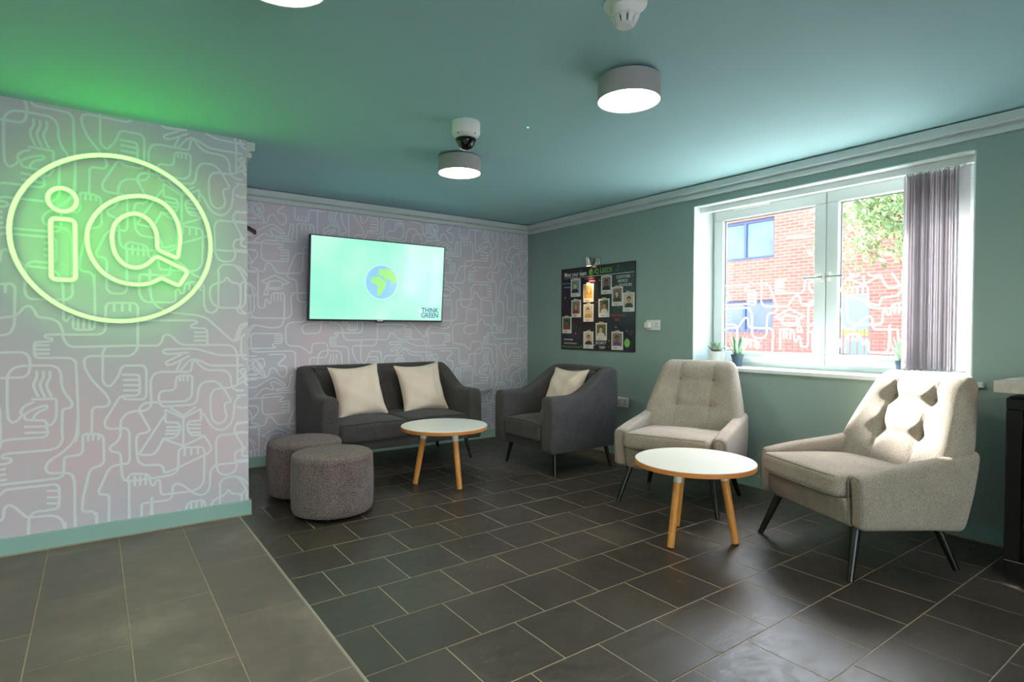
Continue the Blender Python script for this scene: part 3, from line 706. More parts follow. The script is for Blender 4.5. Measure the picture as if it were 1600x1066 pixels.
# ------------------------------------------------------------------ light grey tufted armchairs
TUF = [(sx*.125, z) for sx in (-1, 1) for z in (.635, .82)]
def easy_chair(label, loc, f):
    th = math.atan2(-f[0], f[1])
    t = thing('tufted_armchair', label, 'armchair', loc, th)
    for sx in (-1, 1):
        def fa(p, sx=sx):
            b = p.y - .055                            # -.42 .. .31
            k = (p.z+.15)/.30
            zb = interp(b, [-.42, .31], [.200, .245]); zt = interp(b, [-.42, -.2, .1, .31], [.60, .565, .535, .505])
            wv = .010*math.sin(PI*min(1, max(0, k)))
            yy = b + (.012*k - .018 if b > .2 else 0)*sstep(.2, .31, b)*1.5
            yy = yy if b > -.10 else lerp(-.10, -(.315+.10*k), (-.10-b)/.32)
            return Vector((sx*(.332+wv) + p.x, yy, lerp(zb, zt, k)))
        a_ = MB().rbox((0, 0, 0), (.044, .365, .15), .03, 10, 3, fa).build('arm', M['light_fab'], t, 60)
        # welt round the arm front
        pts = []
        for k in range(13):
            a = PI*k/12; pts.append(Vector((sx*.337 + .034*math.cos(a), .302-.006*math.sin(a), .470+.026*math.sin(a))))
        pts = [Vector((sx*.332+.036, .292, .27))] + pts + [Vector((sx*.332-.036, .292, .27))]
        MB().tube(pts, .0032, 6).build('welt', M['light_pipe'], a_, 60)
    MB().rbox((0, .245, .312), (.295, .055, .073), .022, 6, 3, lambda p: Vector((p.x, p.y+.02*(p.z/.073), p.z))).build('front_rail', M['light_fab'], t, 60)
    MB().rbox((0, -.05, .262), (.30, .27, .045), .02, 4, 2, lambda p: Vector((p.x, p.y, p.z-.02*(p.y < 0)))).build('seat_base', M['light_fab'], t, 60)
    def fc(p):
        u, v = p.x/.29, p.y/.30
        if p.z > 0: p.z += .022*(1-u*u)*(1-v*v)
        p.y += .012*(1-u*u)*(1 if p.y > 0 else 0)
        p.z += .012*v
        return p
    cu = MB().rbox((0, .06, .430), (.287, .295, .055), .03, 10, 3, fc).build('seat_cushion', M['light_fab'], t, 60)
    for sz in (1, -1):
        pts = [fc(Vector((-.262+.524*k/16, .295-.03*.29, sz*(.055-.03*.29))))+Vector((0, .06, .430)) for k in range(17)]
        MB().tube(pts, .0038, 6).build('piping', M['light_pipe'], cu, 60)
    def fbk(p):
        v = (p.z+.385)/.77                            # 0 .. 1 from .20 to .965
        z = .20 + .765*v
        hw = interp(z, [.2, .52, .62, .75, .88, .965], [.352, .364, .352, .322, .288, .268])
        u = p.x/.36; x = u*hw
        yc = interp(z, [.20, .45, .965], [-.240, -.295, -.490])
        front = p.y > 0
        th_ = interp(z, [.2, .5, .9, .965], [.065, .085, .06, .05])
        y = yc + (p.y/.075)*th_
        if front:
            y += .055*(abs(u)**2.2)*interp(z, [.45, .7, .965], [1.0, .7, .25])
            for (tx, tz) in TUF:
                d2 = ((x-tx)/.042)**2 + ((z-tz)/.042)**2; y -= .026*math.exp(-d2)
            for tx in (-.125, .125): y -= .009*math.exp(-((x-tx)/.016)**2)*sstep(.5, .56, z)
            for tz in (.635, .82): y -= .006*math.exp(-((z-tz)/.018)**2)*(1 if abs(x) < .125 else max(0, 1-(abs(x)-.125)/.1))
            y += .012*math.cos(x/.125*PI)*0
        return Vector((x, y, z))
    V_, F_ = rbox((.36, .075, .385), .07, 44, 4)
    bk = MB().add([fbk(Vector(p)) for p in V_], F_).build('backrest', M['light_fab'], t, 70)
    for tx, tz in TUF:
        y = fbk(Vector((tx*.36/interp(tz, [.2, .52, .62, .75, .88, .965], [.352, .364, .352, .322, .288, .268]), .075, (tz-.20)/.765*.77-.385))).y
        MB().rbox((tx, y+.002, tz), (.010, .005, .010), .0048, 2, 3).build('button', M['light_pipe'], bk, 60)
    for sx in (-1, 1):
        pts = [fbk(Vector((sx*.125*.36/interp(z, [.2, .52, .62, .75, .88, .965], [.352, .364, .352, .322, .288, .268]), .075, (z-.20)/.765*.77-.385))) for z in [.5+.0225*k for k in range(20)]]
        MB().tube(pts, .0018, 5).build('seam', M['light_pipe'], bk, 60)
    for sx in (-1, 1):
        for (ty, by, tz) in ((.225, .318, .27), (-.235, -.305, .24)):
            leg(t, (sx*.275, ty, tz), (sx*.338, by, 0), .024, .0145, M['black_wood'])
    return t
easy_chair('light grey tufted armchair with black legs beside the dark armchair', (-.715, -2.722, 0), (-.935, -.355))
easy_chair('light grey tufted armchair with sunlit back beside the blind', (-.745, -3.882, 0), (-.916, .402))
# ------------------------------------------------------------------ round coffee tables
def coffee_table(label, loc, a0):
    t = thing('coffee_table', label, 'table', loc, 0, 'round white coffee tables')
    R, zt = .333, .458
    tp = MB().lathe([(0, zt), (R-.003, zt), (R-.001, zt-.002), (R-.001, zt-.004), (0, zt-.004)], 72).build('table_top', M['laminate'], t, 40)
    MB().lathe([(0, zt-.004), (R, zt-.004), (R+.0006, zt-.016), (R, zt-.028), (0, zt-.028)], 72).build('plywood_edge', M['ply'], tp, 40)
    for k in range(3):
        a = a0+2*PI*k/3; d = Vector((math.cos(a), math.sin(a), 0))
        top = d*.150+Vector((0, 0, zt-.030)); bot = d*.224; mid = top.lerp(bot, .17)
        MB().rod(mid, bot+Vector((0, 0, .006)), .0225, .0195, 20).build('leg', M['oak'], t, 40)
        lg = MB().rod(bot+Vector((0, 0, .007)), bot, .016, .016, 16).build('foot_pad', M['black_rubber'], t, 40)
        br = MB().rod(top+Vector((0, 0, .004)), mid, .0245, .0236, 20)
        ins = d*.03+Vector((0, 0, zt-.033))
        pts = [top.lerp(mid, .75)-d*.006, top.lerp(mid, .35)-d*.012, top-d*.035+Vector((0, 0, -.004)), top-d*.07+Vector((0, 0, -.001)), ins]
        br.tube(pts, .011, 8)
        br.build('leg_bracket', M['white_plastic'], t, 40)
    MB().lathe([(0, zt-.040), (.05, zt-.040), (.055, zt-.028), (0, zt-.028)], 24).build('hub_plate', M['white_plastic'], t, 40)
    return t
coffee_table('round white coffee table with oak legs between the two light armchairs', (-1.305, -3.278, 0), math.atan2(-3.292+3.278, -1.531+1.305))
coffee_table('round white coffee table with oak legs in front of the sofa', (-1.885, -1.405, 0), math.atan2(-1.293+1.405, -2.089+1.885))
for o in bpy.data.objects:
    if o.name.startswith('coffee_table') and 'group' in o: del o['group']
# ------------------------------------------------------------------ poufs
def pouf(label, loc, rz):
    t = thing('round_pouf', label, 'pouf', loc, rz)
    R, z0, z1, e = .258, .022, .400, .035
    prof = [(0, z0), (R-.03, z0), (R-.010, z0+.008)]
    prof += [(R-.002+.004*math.sin(PI*k/8), lerp(z0+.03, z1-e, k/8)) for k in range(9)]
    prof += [(R-e+e*math.cos(PI/2*k/6), z1-e+e*math.sin(PI/2*k/6)) for k in range(1, 7)]
    prof += [(R*.5, z1+.006), (0, z1+.010)]
    b = MB().lathe(prof, 72).build('upholstered_body', M['pouf_fab'], t, 60)
    ring_ = [(math.cos(2*PI*k/64)*(R-.010), math.sin(2*PI*k/64)*(R-.010), z1-.012) for k in range(64)]
    MB().tube(ring_, .003, 6, True).build('seam', M['pouf_fab'], b, 60)
    for k in range(4):
        a = PI/4+PI/2*k; MB().lathe([(.018, 0), (.020, .006), (.020, .024)], 16, (math.cos(a)*.19, math.sin(a)*.19, 0)).build('foot', M['black_plastic'], t, 40)
pouf('grey melange round pouf standing in front of its twin on the slate tiles', (-2.825, -1.60, 0), .3)
pouf('grey melange round pouf tucked between its twin and the sofa end', (-2.848, -1.065, 0), 1.1)
# ------------------------------------------------------------------ scatter cushions
def cushion(label, loc, rot, size=.48, thick=.10, seed=1):
    rg = random.Random(seed); n = 26; V, Fc = [], []
    ph = [rg.uniform(0, 6) for _ in range(6)]
    def P(i, j, sd):
        u, v = 2*i/n-1, 2*j/n-1
        pin = 1-.13*((1-abs(u)**2)*abs(v)**3); pin2 = 1-.13*((1-abs(v)**2)*abs(u)**3)
        x, z = u*size/2*pin2, v*size/2*pin
        e = max(0, (1-abs(u)**2.6)*(1-abs(v)**2.6))**.55
        y = sd*(thick*e)
        if sd > 0:
            y -= .020*math.exp(-((u+.55)/.16)**2)*math.exp(-((v+.15)/.4)**2)*e - .012*math.exp(-((u+.38)/.09)**2)*math.exp(-((v+.05)/.4)**2)*e
            y += .010*math.sin(5*u+3*v+ph[0])*e + .006*math.sin(9*v-5*u+ph[1])*e + .004*math.sin(15*u+6*v+ph[2])*e*(1 if u < 0 else .3)
            y -= .018*math.exp(-((u-.05)/.3)**2)*math.exp(-((v-.85)/.2)**2)*e
        return (x, y, z)
    for sd in (1, -1):
        b = len(V)
        for i in range(n+1):
            for j in range(n+1): V.append(P(i, j, sd))
        for i in range(n):
            for j in range(n):
                q = (b+i*(n+1)+j, b+(i+1)*(n+1)+j, b+(i+1)*(n+1)+j+1, b+i*(n+1)+j+1)
                Fc.append(q if sd < 0 else q[::-1])
    bm = bmesh.new(); me = bpy.data.meshes.new('t'); me.from_pydata(V, [], Fc); bm.from_mesh(me); bpy.data.meshes.remove(me)
    bmesh.ops.remove_doubles(bm, verts=bm.verts, dist=.0004)
    t = thing('scatter_cushion', label, 'cushion', loc, 0); t.rotation_euler = rot
    c = bm_obj('cushion_cover', bm, M['cream'], t, 80)
    edge = [P(i, 0, 1) for i in range(n)] + [P(n, j, 1) for j in range(n)] + [P(i, n, 1) for i in range(n, 0, -1)] + [P(0, j, 1) for j in range(n, 0, -1)]
    MB().tube(edge, .003, 6, True).build('edge_seam', M['cream'], c, 60)
    return t
# local +y is the face; facing -y means a half turn
cushion('cream square cushion beside the left arm of the charcoal sofa', (-2.20, -.43, .655), (math.radians(20), math.radians(3), PI+.12), .475, .085, 2)
cushion('cream square cushion leaning in the right corner of the charcoal sofa', (-1.58, -.42, .648), (math.radians(20), math.radians(3), PI+.05), .475, .085, 5)
cushion('cream ribbed cushion on the seat of the charcoal armchair', (-.62, -1.36, .635), (math.radians(24), 0, PI/2), .46, .07, 9)
# ------------------------------------------------------------------ neon sign on the projecting wall
ns = thing('neon_sign', 'glowing green neon sign of letters in a ring on the patterned wall', 'sign', (-3.965, SY, 1.70))
NY = -.058
def cs(pts, n=6, closed=True):
    """smooth closed curve through points (Catmull-Rom)"""
    P = [Vector(p) for p in pts]; N = len(P); out = []
    for i in range(N):
        a, b, c, d = P[i-1], P[i], P[(i+1) % N], P[(i+2) % N]
        for k in range(n):
            t = k/n; out.append(.5*((2*b)+(c-a)*t+(2*a-5*b+4*c-d)*t*t+(3*b-a-3*c+d)*t**3))
    return out
def npx(pts):
    out = []
    for x, y in pts:
        h = hit(x/2.664, 130+y/2.664, 1, SY+NY); out.append((h.x+3.965, NY, h.z-1.70))
    return out
TRD = .0105
def neon(name, pts):
    t = MB().tube(pts, TRD, 12, True).build(name, NEON, ns, 60)
    MB().tube([Vector(p)+Vector((0, .0115, 0)) for p in pts], .0125, 10, True).build('added_backing', M['white_plastic'], t, 60)   # opaque strip added to keep the tube's light off the wall
neon('ring_tube', [(.465*math.cos(2*PI*k/128), NY, .462*math.sin(2*PI*k/128)) for k in range(128)])
dc = npx([(259, 485)])[0]; dr = npx([(326, 485), (259, 434)])
rx, rz = dr[0][0]-dc[0], dr[1][2]-dc[2]; rr_ = (rx+rz)/2-.006
neon('letter_dot_tube', [(dc[0]+rr_*math.cos(2*PI*k/48), NY, dc[2]+rr_*math.sin(2*PI*k/48)) for k in range(48)])
a = npx([(212, 566), (313, 566), (313, 818), (212, 818)])
x0, x1 = (a[0][0]+a[3][0])/2, (a[1][0]+a[2][0])/2; zt_, zb_ = (a[0][2]+a[1][2])/2, (a[2][2]+a[3][2])/2; rc = .022
st = []
for cx, cz, s0 in ((x1-rc, zt_-rc, 0), (x0+rc, zt_-rc, 1), (x0+rc, zb_+rc, 2), (x1-rc, zb_+rc, 3)):
    st += [(cx+rc*math.cos(PI/2*(s0+k/5)), NY, cz+rc*math.sin(PI/2*(s0+k/5))) for k in range(6)]
neon('letter_stem_tube', st)
outer = [(742,718),(750,640),(735,570),(690,508),(625,476),(560,470),(490,482),(420,522),(375,582),(362,640),(375,712),(420,780),(485,822),(560,838),(620,834),(662,816)]
inner = [(640,730),(610,754),(570,768),(520,755),(480,710),(466,640),(480,585),(520,552),(570,544),(620,570),(650,620),(655,680)]
def opn(pts, n=5):
    P = [Vector(p) for p in pts]; P = [P[0]*2-P[1]]+P+[P[-1]*2-P[-2]]; out = []
    for i in range(1, len(P)-2):
        a, b, c, d = P[i-1], P[i], P[i+1], P[i+2]
        for k in range(n):
            t = k/n; out.append(.5*((2*b)+(c-a)*t+(2*a-5*b+4*c-d)*t*t+(3*b-a-3*c+d)*t**3))
    out.append(P[-2]); return out
def corner(pts, r=.014):
    P = [Vector((p[0], p[2])) for p in pts]; Q = fillet(P, r); return [Vector((q.x, NY, q.y)) for q in Q]
tail = corner(npx([(662,816),(674,812),(746,844),(780,790),(772,778),(655,722),(640,730)]), .016)
gapc = corner(npx([(655,680),(662,696),(736,728),(742,718)]), .014)
q = opn(npx(outer)) + tail[1:-1] + opn(npx(inner)) + gapc[1:-1]
neon('letter_q_tube', q)
for (x, z) in ((-.465, 0), (.465, 0), (0, .462), (0, -.462), (x0, (zt_+zb_)/2), (dc[0]-rr_, dc[2])):
    MB().rod((x, NY+.016, z), (x, 0, z), .004, .006, 10).build('standoff', M['white_plastic'], ns, 40)
# ------------------------------------------------------------------ television
tv = thing('television', 'flat television showing a mint green screen with a globe', 'television', (-1.868, -.06, 1.275))
tw, tH = 1.345, .765; tilt = math.radians(5)
tvr = bpy.data.objects.new('screen_housing', None)
TM = Matrix.Translation((0, -.012, 0)) @ Matrix.Rotation(tilt, 4, 'X')
def tvp(name, mb, mat, smooth=None, parent=tv):
    for v in mb.v: v[:] = TM @ v
    return mb.build(name, mat, parent, smooth)
hs_ = tvp('housing', MB().rbox((0, -.022, tH/2), (tw/2, .022, tH/2), .004, 4, 2), M['black_plastic'], 40)
bez = MB()
for (a, b) in (((-tw/2, 0), (tw/2, .017)), ((-tw/2, tH-.009), (tw/2, tH)), ((-tw/2, .017), (-tw/2+.009, tH-.009)), ((tw/2-.009, .017), (tw/2, tH-.009))):
    bez.box((a[0], -.048, a[1]), (b[0], -.0435, b[1]))
tvp('bezel', bez, M['black_plastic'], parent=hs_)
tvp('maker_badge', MB().box((-.03, -.0495, .004), (.03, -.048, .012)), M['chrome'], parent=hs_)
tvp('sensor_bump', MB().rbox((0, -.044, -.004), (.045, .006, .006), .003, 2, 2), M['black_plastic'], parent=hs_)
def screen_mat(name, col, col2, s):
    m = Mat(name, (.01, .01, .01, 1), .12, 0, .5); co = m.coord(); n = m.noise(co, 1.6, 2)
    c = m.ramp(n, [(.35, col), (.65, col2)]); m.l(c, m.p.inputs['Emission Color']); m.p.inputs['Emission Strength'].default_value = s
    return m.m
SCR = .80
scr = tvp('screen', MB().box((-tw/2+.009, -.0452, .017), (tw/2-.009, -.0445, tH-.009)), screen_mat('screen_mint', srgb(150, 238, 210), srgb(186, 246, 222), SCR))
scr['label'] = 'mint green lit screen'
def tvflat(name, pts, mat, dy, parent=scr):
    n = len(pts); V = [TM @ Vector((x, -.0455-dy, z)) for x, z in pts] + [TM @ Vector((x, -.0453, z)) for x, z in pts]
    f = [tuple(range(n))] + [(i, n+i, n+(i+1) % n, (i+1) % n) for i in range(n)]
    return mesh_obj(name, V, f, mat, parent)
gc = (.005, .375); gr = .158
glb = tvflat('globe_rim', [(gc[0]+(gr+.008)*math.cos(2*PI*k/64), gc[1]+(gr+.008)*math.sin(2*PI*k/64)) for k in range(64)], screen_mat('screen_pale', srgb(200, 246, 228), srgb(206, 248, 232), SCR), .0002)
tvflat('globe_sea', [(gc[0]+gr*math.cos(2*PI*k/64), gc[1]+gr*math.sin(2*PI*k/64)) for k in range(64)], screen_mat('screen_blue', srgb(136, 200, 250), srgb(160, 214, 250), SCR), .0004)
LAND = screen_mat('screen_green', srgb(160, 236, 130), srgb(176, 240, 150), SCR)
tp = lambda P: [(gc[0]+x*gr, gc[1]+z*gr) for x, z in P]
tvflat('globe_africa', tp([(-.62,.22),(-.40,.34),(-.12,.32),(.02,.20),(.22,.06),(.34,.02),(.24,-.18),(.20,-.42),(.02,-.66),(-.10,-.82),(-.24,-.78),(-.26,-.50),(-.22,-.24),(-.42,-.14),(-.62,-.06),(-.68,.08)]), LAND, .0006)
tvflat('globe_europe', tp([(-.30,.46),(-.14,.60),(-.28,.68),(-.10,.80),(.14,.72),(.34,.86),(.62,.74),(.86,.46),(.96,.16),(.86,-.08),(.66,-.02),(.48,.20),(.26,.14),(.10,.30),(-.06,.40)]), LAND, .0006)
DB = screen_mat('screen_navy', srgb(0, 74, 130), srgb(0, 84, 140), SCR)
for i, s in enumerate(('THINK', 'GREEN')):
    t4 = Matrix.Translation(tv.location) @ Matrix.Identity(4)
    text_obj('screen_text', s, .066, DB, scr, TM @ Matrix.Translation((.530, -.0457, .098-.052*i)) @ BW, 'CENTER', .0002, .95, .0014)
tvflat('screen_spot', [(.425+.020*math.cos(2*PI*k/24), .112+.020*math.sin(2*PI*k/24)) for k in range(24)], screen_mat('screen_pale2', srgb(196, 240, 226), srgb(200, 244, 230), SCR), .0003)
MB().box((-.2, .0, .2), (.2, .06, .5)).build('wall_bracket', M['black_plastic'], tv)
# ------------------------------------------------------------------ ceiling fittings
def ceiling_lamp(label, x, y, vis=True):
    t = thing('ceiling_lamp', label, 'lamp', (x, y, H))
    R, h = .147, .118
    MB().lathe([(0, -.012), (R-.03, -.012), (R-.03, 0), (0, 0)], 40).build('ceiling_plate', M['black_plastic'], t, 40)
    b = MB().lathe([(R-.004, -h+.002), (R, -h), (R, -.014), (R-.006, -.010), (0, -.010)], 56, cap=False).build('drum', LAMPBODY, t, 40)
    MB().lathe([(0, -h+.004), (R-.004, -h+.004), (R-.004, -h+.012), (0, -h+.012)], 56).build('diffuser', LAMP, t, 40, 'glowing warm white diffuser disc')
LAMPBODY = plain('lamp_drum_white', srgb(168, 166, 166), .5, var=.02)
ceiling_lamp('white drum ceiling lamp between the dome camera and smoke detector', -2.01, -3.41)
ceiling_lamp('white drum ceiling lamp beyond the dome camera, above the sofa table', -2.01, -1.84)
ceiling_lamp('white drum ceiling lamp near the green lit stretch of ceiling', -3.60, -3.42)
for k, (x, y) in enumerate([(-5.2, -3.42), (-2.01, -6.2), (-3.6, -6.6), (-5.3, -6.2)]):  # unseen lamps of the same type, added as fill for the room
    ceiling_lamp('unseen white drum ceiling lamp added as fill behind the viewer', x, y); 
for o in bpy.data.objects:
    if o.get('label', '').endswith('behind the viewer'): o['label'] = 'unseen white drum ceiling lamp added as fill towards the rear wall'; o['group'] = 'added rear ceiling lamps'
cc = thing('dome_camera', 'white dome security camera with dark glass eye on the ceiling', 'camera', (-2.318, -2.43, H))
MB().lathe([(.045, -.098), (.056, -.094), (.078, -.074), (.083, -.066), (.083, -.004), (.081, 0), (0, 0)], 48).build('housing', M['white_plastic'], cc, 40)
DG = Mat('dark_dome_glass', srgb(10, 12, 14), .05, 0, .6); _n = DG.noise(DG.coord(), 8); DG.color(DG.ramp(_n, [(.3, srgb(8, 10, 12)), (.7, srgb(18, 20, 24))]))
dm = MB().lathe([(.055*math.cos(a), -.098-.062*math.sin(a)) for a in [PI/2*k/10 for k in range(10, -1, -1)]], 40, cap=False).build('dome', DG.m, cc, 60)
MB().lathe([(.050, -.094), (.060, -.096), (.060, -.103), (.050, -.103)], 40, cap=False).build('collar', M['black_plastic'], cc, 40)
dv = Vector((CAM.x-cc.location.x, CAM.y-cc.location.y, -1.0)).normalized()
MB().rod(Vector((0, 0, -.108))+dv*.03, Vector((0, 0, -.108))+dv*.058, .016, .013, 16).build('lens', M['black_plastic'], dm, 40)
for a in (3.6, 4.9): MB().rod((.076*math.cos(a), .076*math.sin(a), -.078), (.082*math.cos(a), .082*math.sin(a), -.082), .003, .003, 8).build('screw', M['black_plastic'], cc)
sd = thing('smoke_detector', 'white round smoke detector with slotted nose on the ceiling', 'detector', (-2.475, -3.82, H))
MB().lathe([(0, -.012), (.070, -.012), (.078, -.006), (.080, 0), (0, 0)], 48).build('base_plate', M['white_plastic'], sd, 40)
MB().lathe([(0, -.050), (.045, -.050), (.052, -.044), (.054, -.012), (0, -.012)], 48).build('body', M['white_plastic'], sd, 40)
MB().lathe([(0, -.082), (.026, -.082), (.031, -.077), (.034, -.072), (0, -.072)], 32).build('nose_cap', M['white_plastic'], sd, 40)
MB().lathe([(0, -.073), (.026, -.073), (.034, -.050), (0, -.050)], 32).build('sensor_chamber', M['black_plastic'], sd, 40)
for k in range(10):
    a = 2*PI*k/10; d = Vector((math.cos(a), math.sin(a), 0)); e = Vector((-d.y, d.x, 0))
    b = MB(); p0, p1 = d*.047+Vector((0, 0, -.048)), d*.033+Vector((0, 0, -.076)); w0, w1 = .0115, .0080; nr = d*.003
    b.add([p0-e*w0-nr, p0+e*w0-nr, p1+e*w1-nr, p1-e*w1-nr, p0-e*w0+nr, p0+e*w0+nr, p1+e*w1+nr, p1-e*w1+nr], [(0,3,2,1),(4,5,6,7),(0,1,5,4),(1,2,6,5),(2,3,7,6),(3,0,4,7)])
    b.build('vane', M['white_plastic'], sd)
gi = thing('green_dot', 'tiny glowing green dot on the ceiling', 'light', (-1.98, -2.582, H))  # small glowing disc that makes a green dot on the ceiling
MB().lathe([(0, -.004), (.004, -.004), (.006, 0)], 16).build('lens', emit('green_dot_glow', (.1, 1, .25, 1), 2.5), gi, 40)
# ------------------------------------------------------------------ team poster with picture light
PY0, PY1, PZ0, PZ1 = -.612, -1.654, .990, 1.843
po = thing('team_poster', 'dark team poster with taped portrait photos on the sage wall', 'poster', (-.004, (PY0+PY1)/2, PZ0))
PM = Mat('poster_print_dark', srgb(30, 27, 36), .22, 0, .5); _c = PM.coord(); PM.color(PM.ramp(PM.noise(_c, 2.5, 3), [(.3, srgb(24, 24, 34)), (.7, srgb(44, 36, 44))]))
bd = MB().box((-.010, PY1-po.location.y, 0), (0, PY0-po.location.y, PZ1-PZ0)).build('board', PM.m, po)
def pp(y, z, d): return Vector((-.010-d, y-po.location.y, z-PZ0))
def pflat(name, pts, mat, d, parent, th=.0004):
    """flat printed shape: pts are (right, up) metres from a corner in wall y/z"""
    n = len(pts); V = [pp(y, z, d) for y, z in pts] + [pp(y, z, d-th) for y, z in pts]
    return mesh_obj(name, V, [tuple(range(n))]+[(i, n+i, n+(i+1) % n, (i+1) % n) for i in range(n)], mat, parent)
INK = plain('poster_ink_white', srgb(222, 222, 224), .5, var=.03); INKG = plain('poster_ink_green', srgb(120, 196, 70), .5); INKR = plain('poster_ink_red', srgb(190, 70, 56), .5)
INKP = plain('poster_ink_pink', srgb(214, 90, 130), .5); INKY = plain('poster_ink_yellow', srgb(214, 180, 80), .5); INKB = plain('poster_ink_blue', srgb(110, 150, 190), .5)
def ptext(s, size, y, z, mat, sx=1, bold=0, rot=0):
    text_obj('poster_text', s, size, mat, po, Matrix.Translation(pp(y, z, .0006)) @ Matrix.Rotation(rot, 4, 'X') @ RW, 'LEFT', .0002, sx, bold)
ptext('Meet your team', .064, -.660, 1.757, INK, .82, .0012)
ptext('@ iQ LEEDS', .066, -1.035, 1.762, INKG, .93, .0, 0)
pflat('printed_rule', [(-.66, 1.739), (-.66, 1.743), (-1.648, 1.741), (-1.648, 1.737)], INK, .0006, po)
for i, s in enumerate(('CUSTOMER', 'SERVICE', 'ADVISORS')): ptext(s, .040, -1.415-.02*i, 1.692-.040*i, INK, .88)
for i, s in enumerate(('MAINTENANCE', 'TEAM')): ptext(s, .038, -1.338-.055*i, 1.325-.042*i, INKR, .78)
for i, s in enumerate(('SECURITY', 'TEAM')): ptext(s, .040, -1.135-.05*i, 1.055-.044*i, INK, .85)
def squiggle(y0, y1, z, mat, amp=.010, n=16):
    pts = [pp(lerp(y0, y1, k/(n*3)), z+amp*math.sin(k*2*PI/3*.83)*(.6+.4*math.sin(k*1.7)), .0012) for k in range(n*3+1)]
    MB().tube(pts, .0016, 4).build('handwriting', mat, po)
for (y0, y1, z, m_) in ((-.66, -.80, 1.095, INK), (-.66, -.86, 1.055, INK), (-.635, -.92, 1.018, INKG), (-.63, -.755, 1.685, INKB), (-.655, -.755, 1.645, INKB), (-.98, -1.12, 1.715, INKP), (-1.04, -1.13, 1.688, INKP)):
    squiggle(y0, y1, z, m_)
rg = random.Random(11)
dots = {0: MB(), 1: MB(), 2: MB()}
for k in range(46):
    y, z = rg.uniform(PY1+.03, PY0-.03), rg.uniform(PZ0+.03, PZ1-.03); r = rg.choice((.004, .006, .009)); nn = 10
    P = [pp(y+r*(1 if i % 2 else .45)*math.cos(2*PI*i/nn), z+r*(1 if i % 2 else .45)*math.sin(2*PI*i/nn), .0003) for i in range(nn)]
    dots[k % 3].add(P, [tuple(range(nn))])
for k, m_ in ((0, INK), (1, INKY), (2, INKP)): dots[k].build('printed_stars', m_, po)
pflat('printed_badge', [(-1.560+.036*math.cos(2*PI*k/32), 1.075+.042*math.sin(2*PI*k/32)) for k in range(32)], INKG, .0006, po)
MB().tube([pp(-1.560+.020*math.cos(2*PI*k/20), 1.077+.022*math.sin(2*PI*k/20), .0014) for k in range(20)], .002, 4, True).build('badge_mark', INK, po)
CARD = plain('photo_card_white', srgb(226, 222, 214), .6, var=.02); TAPE = plain('masking_tape', srgb(206, 186, 158), .7)
SK = [plain('print_skin_%d' % i, srgb(*c), .5) for i, c in enumerate([(226, 178, 144), (200, 146, 110), (140, 92, 66), (236, 196, 166)])]
HR = [plain('print_hair_%d' % i, srgb(*c), .5) for i, c in enumerate([(40, 30, 26), (120, 84, 52), (24, 22, 24), (88, 62, 46)])]
BGS = [plain('print_scene_%d' % i, srgb(*c), .5, var=.2, vs=14) for i, c in enumerate([(120, 150, 160), (150, 128, 84), (92, 104, 70), (130, 120, 112), (196, 188, 172), (70, 90, 62)])]
CL = [plain('print_clothes_%d' % i, srgb(*c), .5) for i, c in enumerate([(36, 40, 52), (196, 150, 60), (150, 60, 56), (210, 206, 200), (60, 70, 60), (110, 70, 120)])]
POL = [(-.766,1.728,-.914,1.543,0,0,3,0,0),(-.958,1.665,-1.107,1.48,1,1,1,1,1),(-1.214,1.729,-1.358,1.549,3,2,2,0,0),(-1.36,1.611,-1.504,1.429,3,3,0,4,1),(-1.505,1.55,-1.651,1.37,4,1,2,4,0),(-.777,1.509,-.922,1.328,3,0,1,2,1),(-.961,1.459,-1.108,1.281,4,0,0,1,0),(-1.18,1.505,-1.328,1.323,2,1,3,3,0),(-.633,1.337,-.778,1.161,5,2,2,2,0),(-1.142,1.267,-1.295,1.093,2,0,2,3,0),(-.963,1.181,-1.108,1.008,4,1,2,0,0),(-1.359,1.181,-1.51,1.006,3,2,2,5,0)]
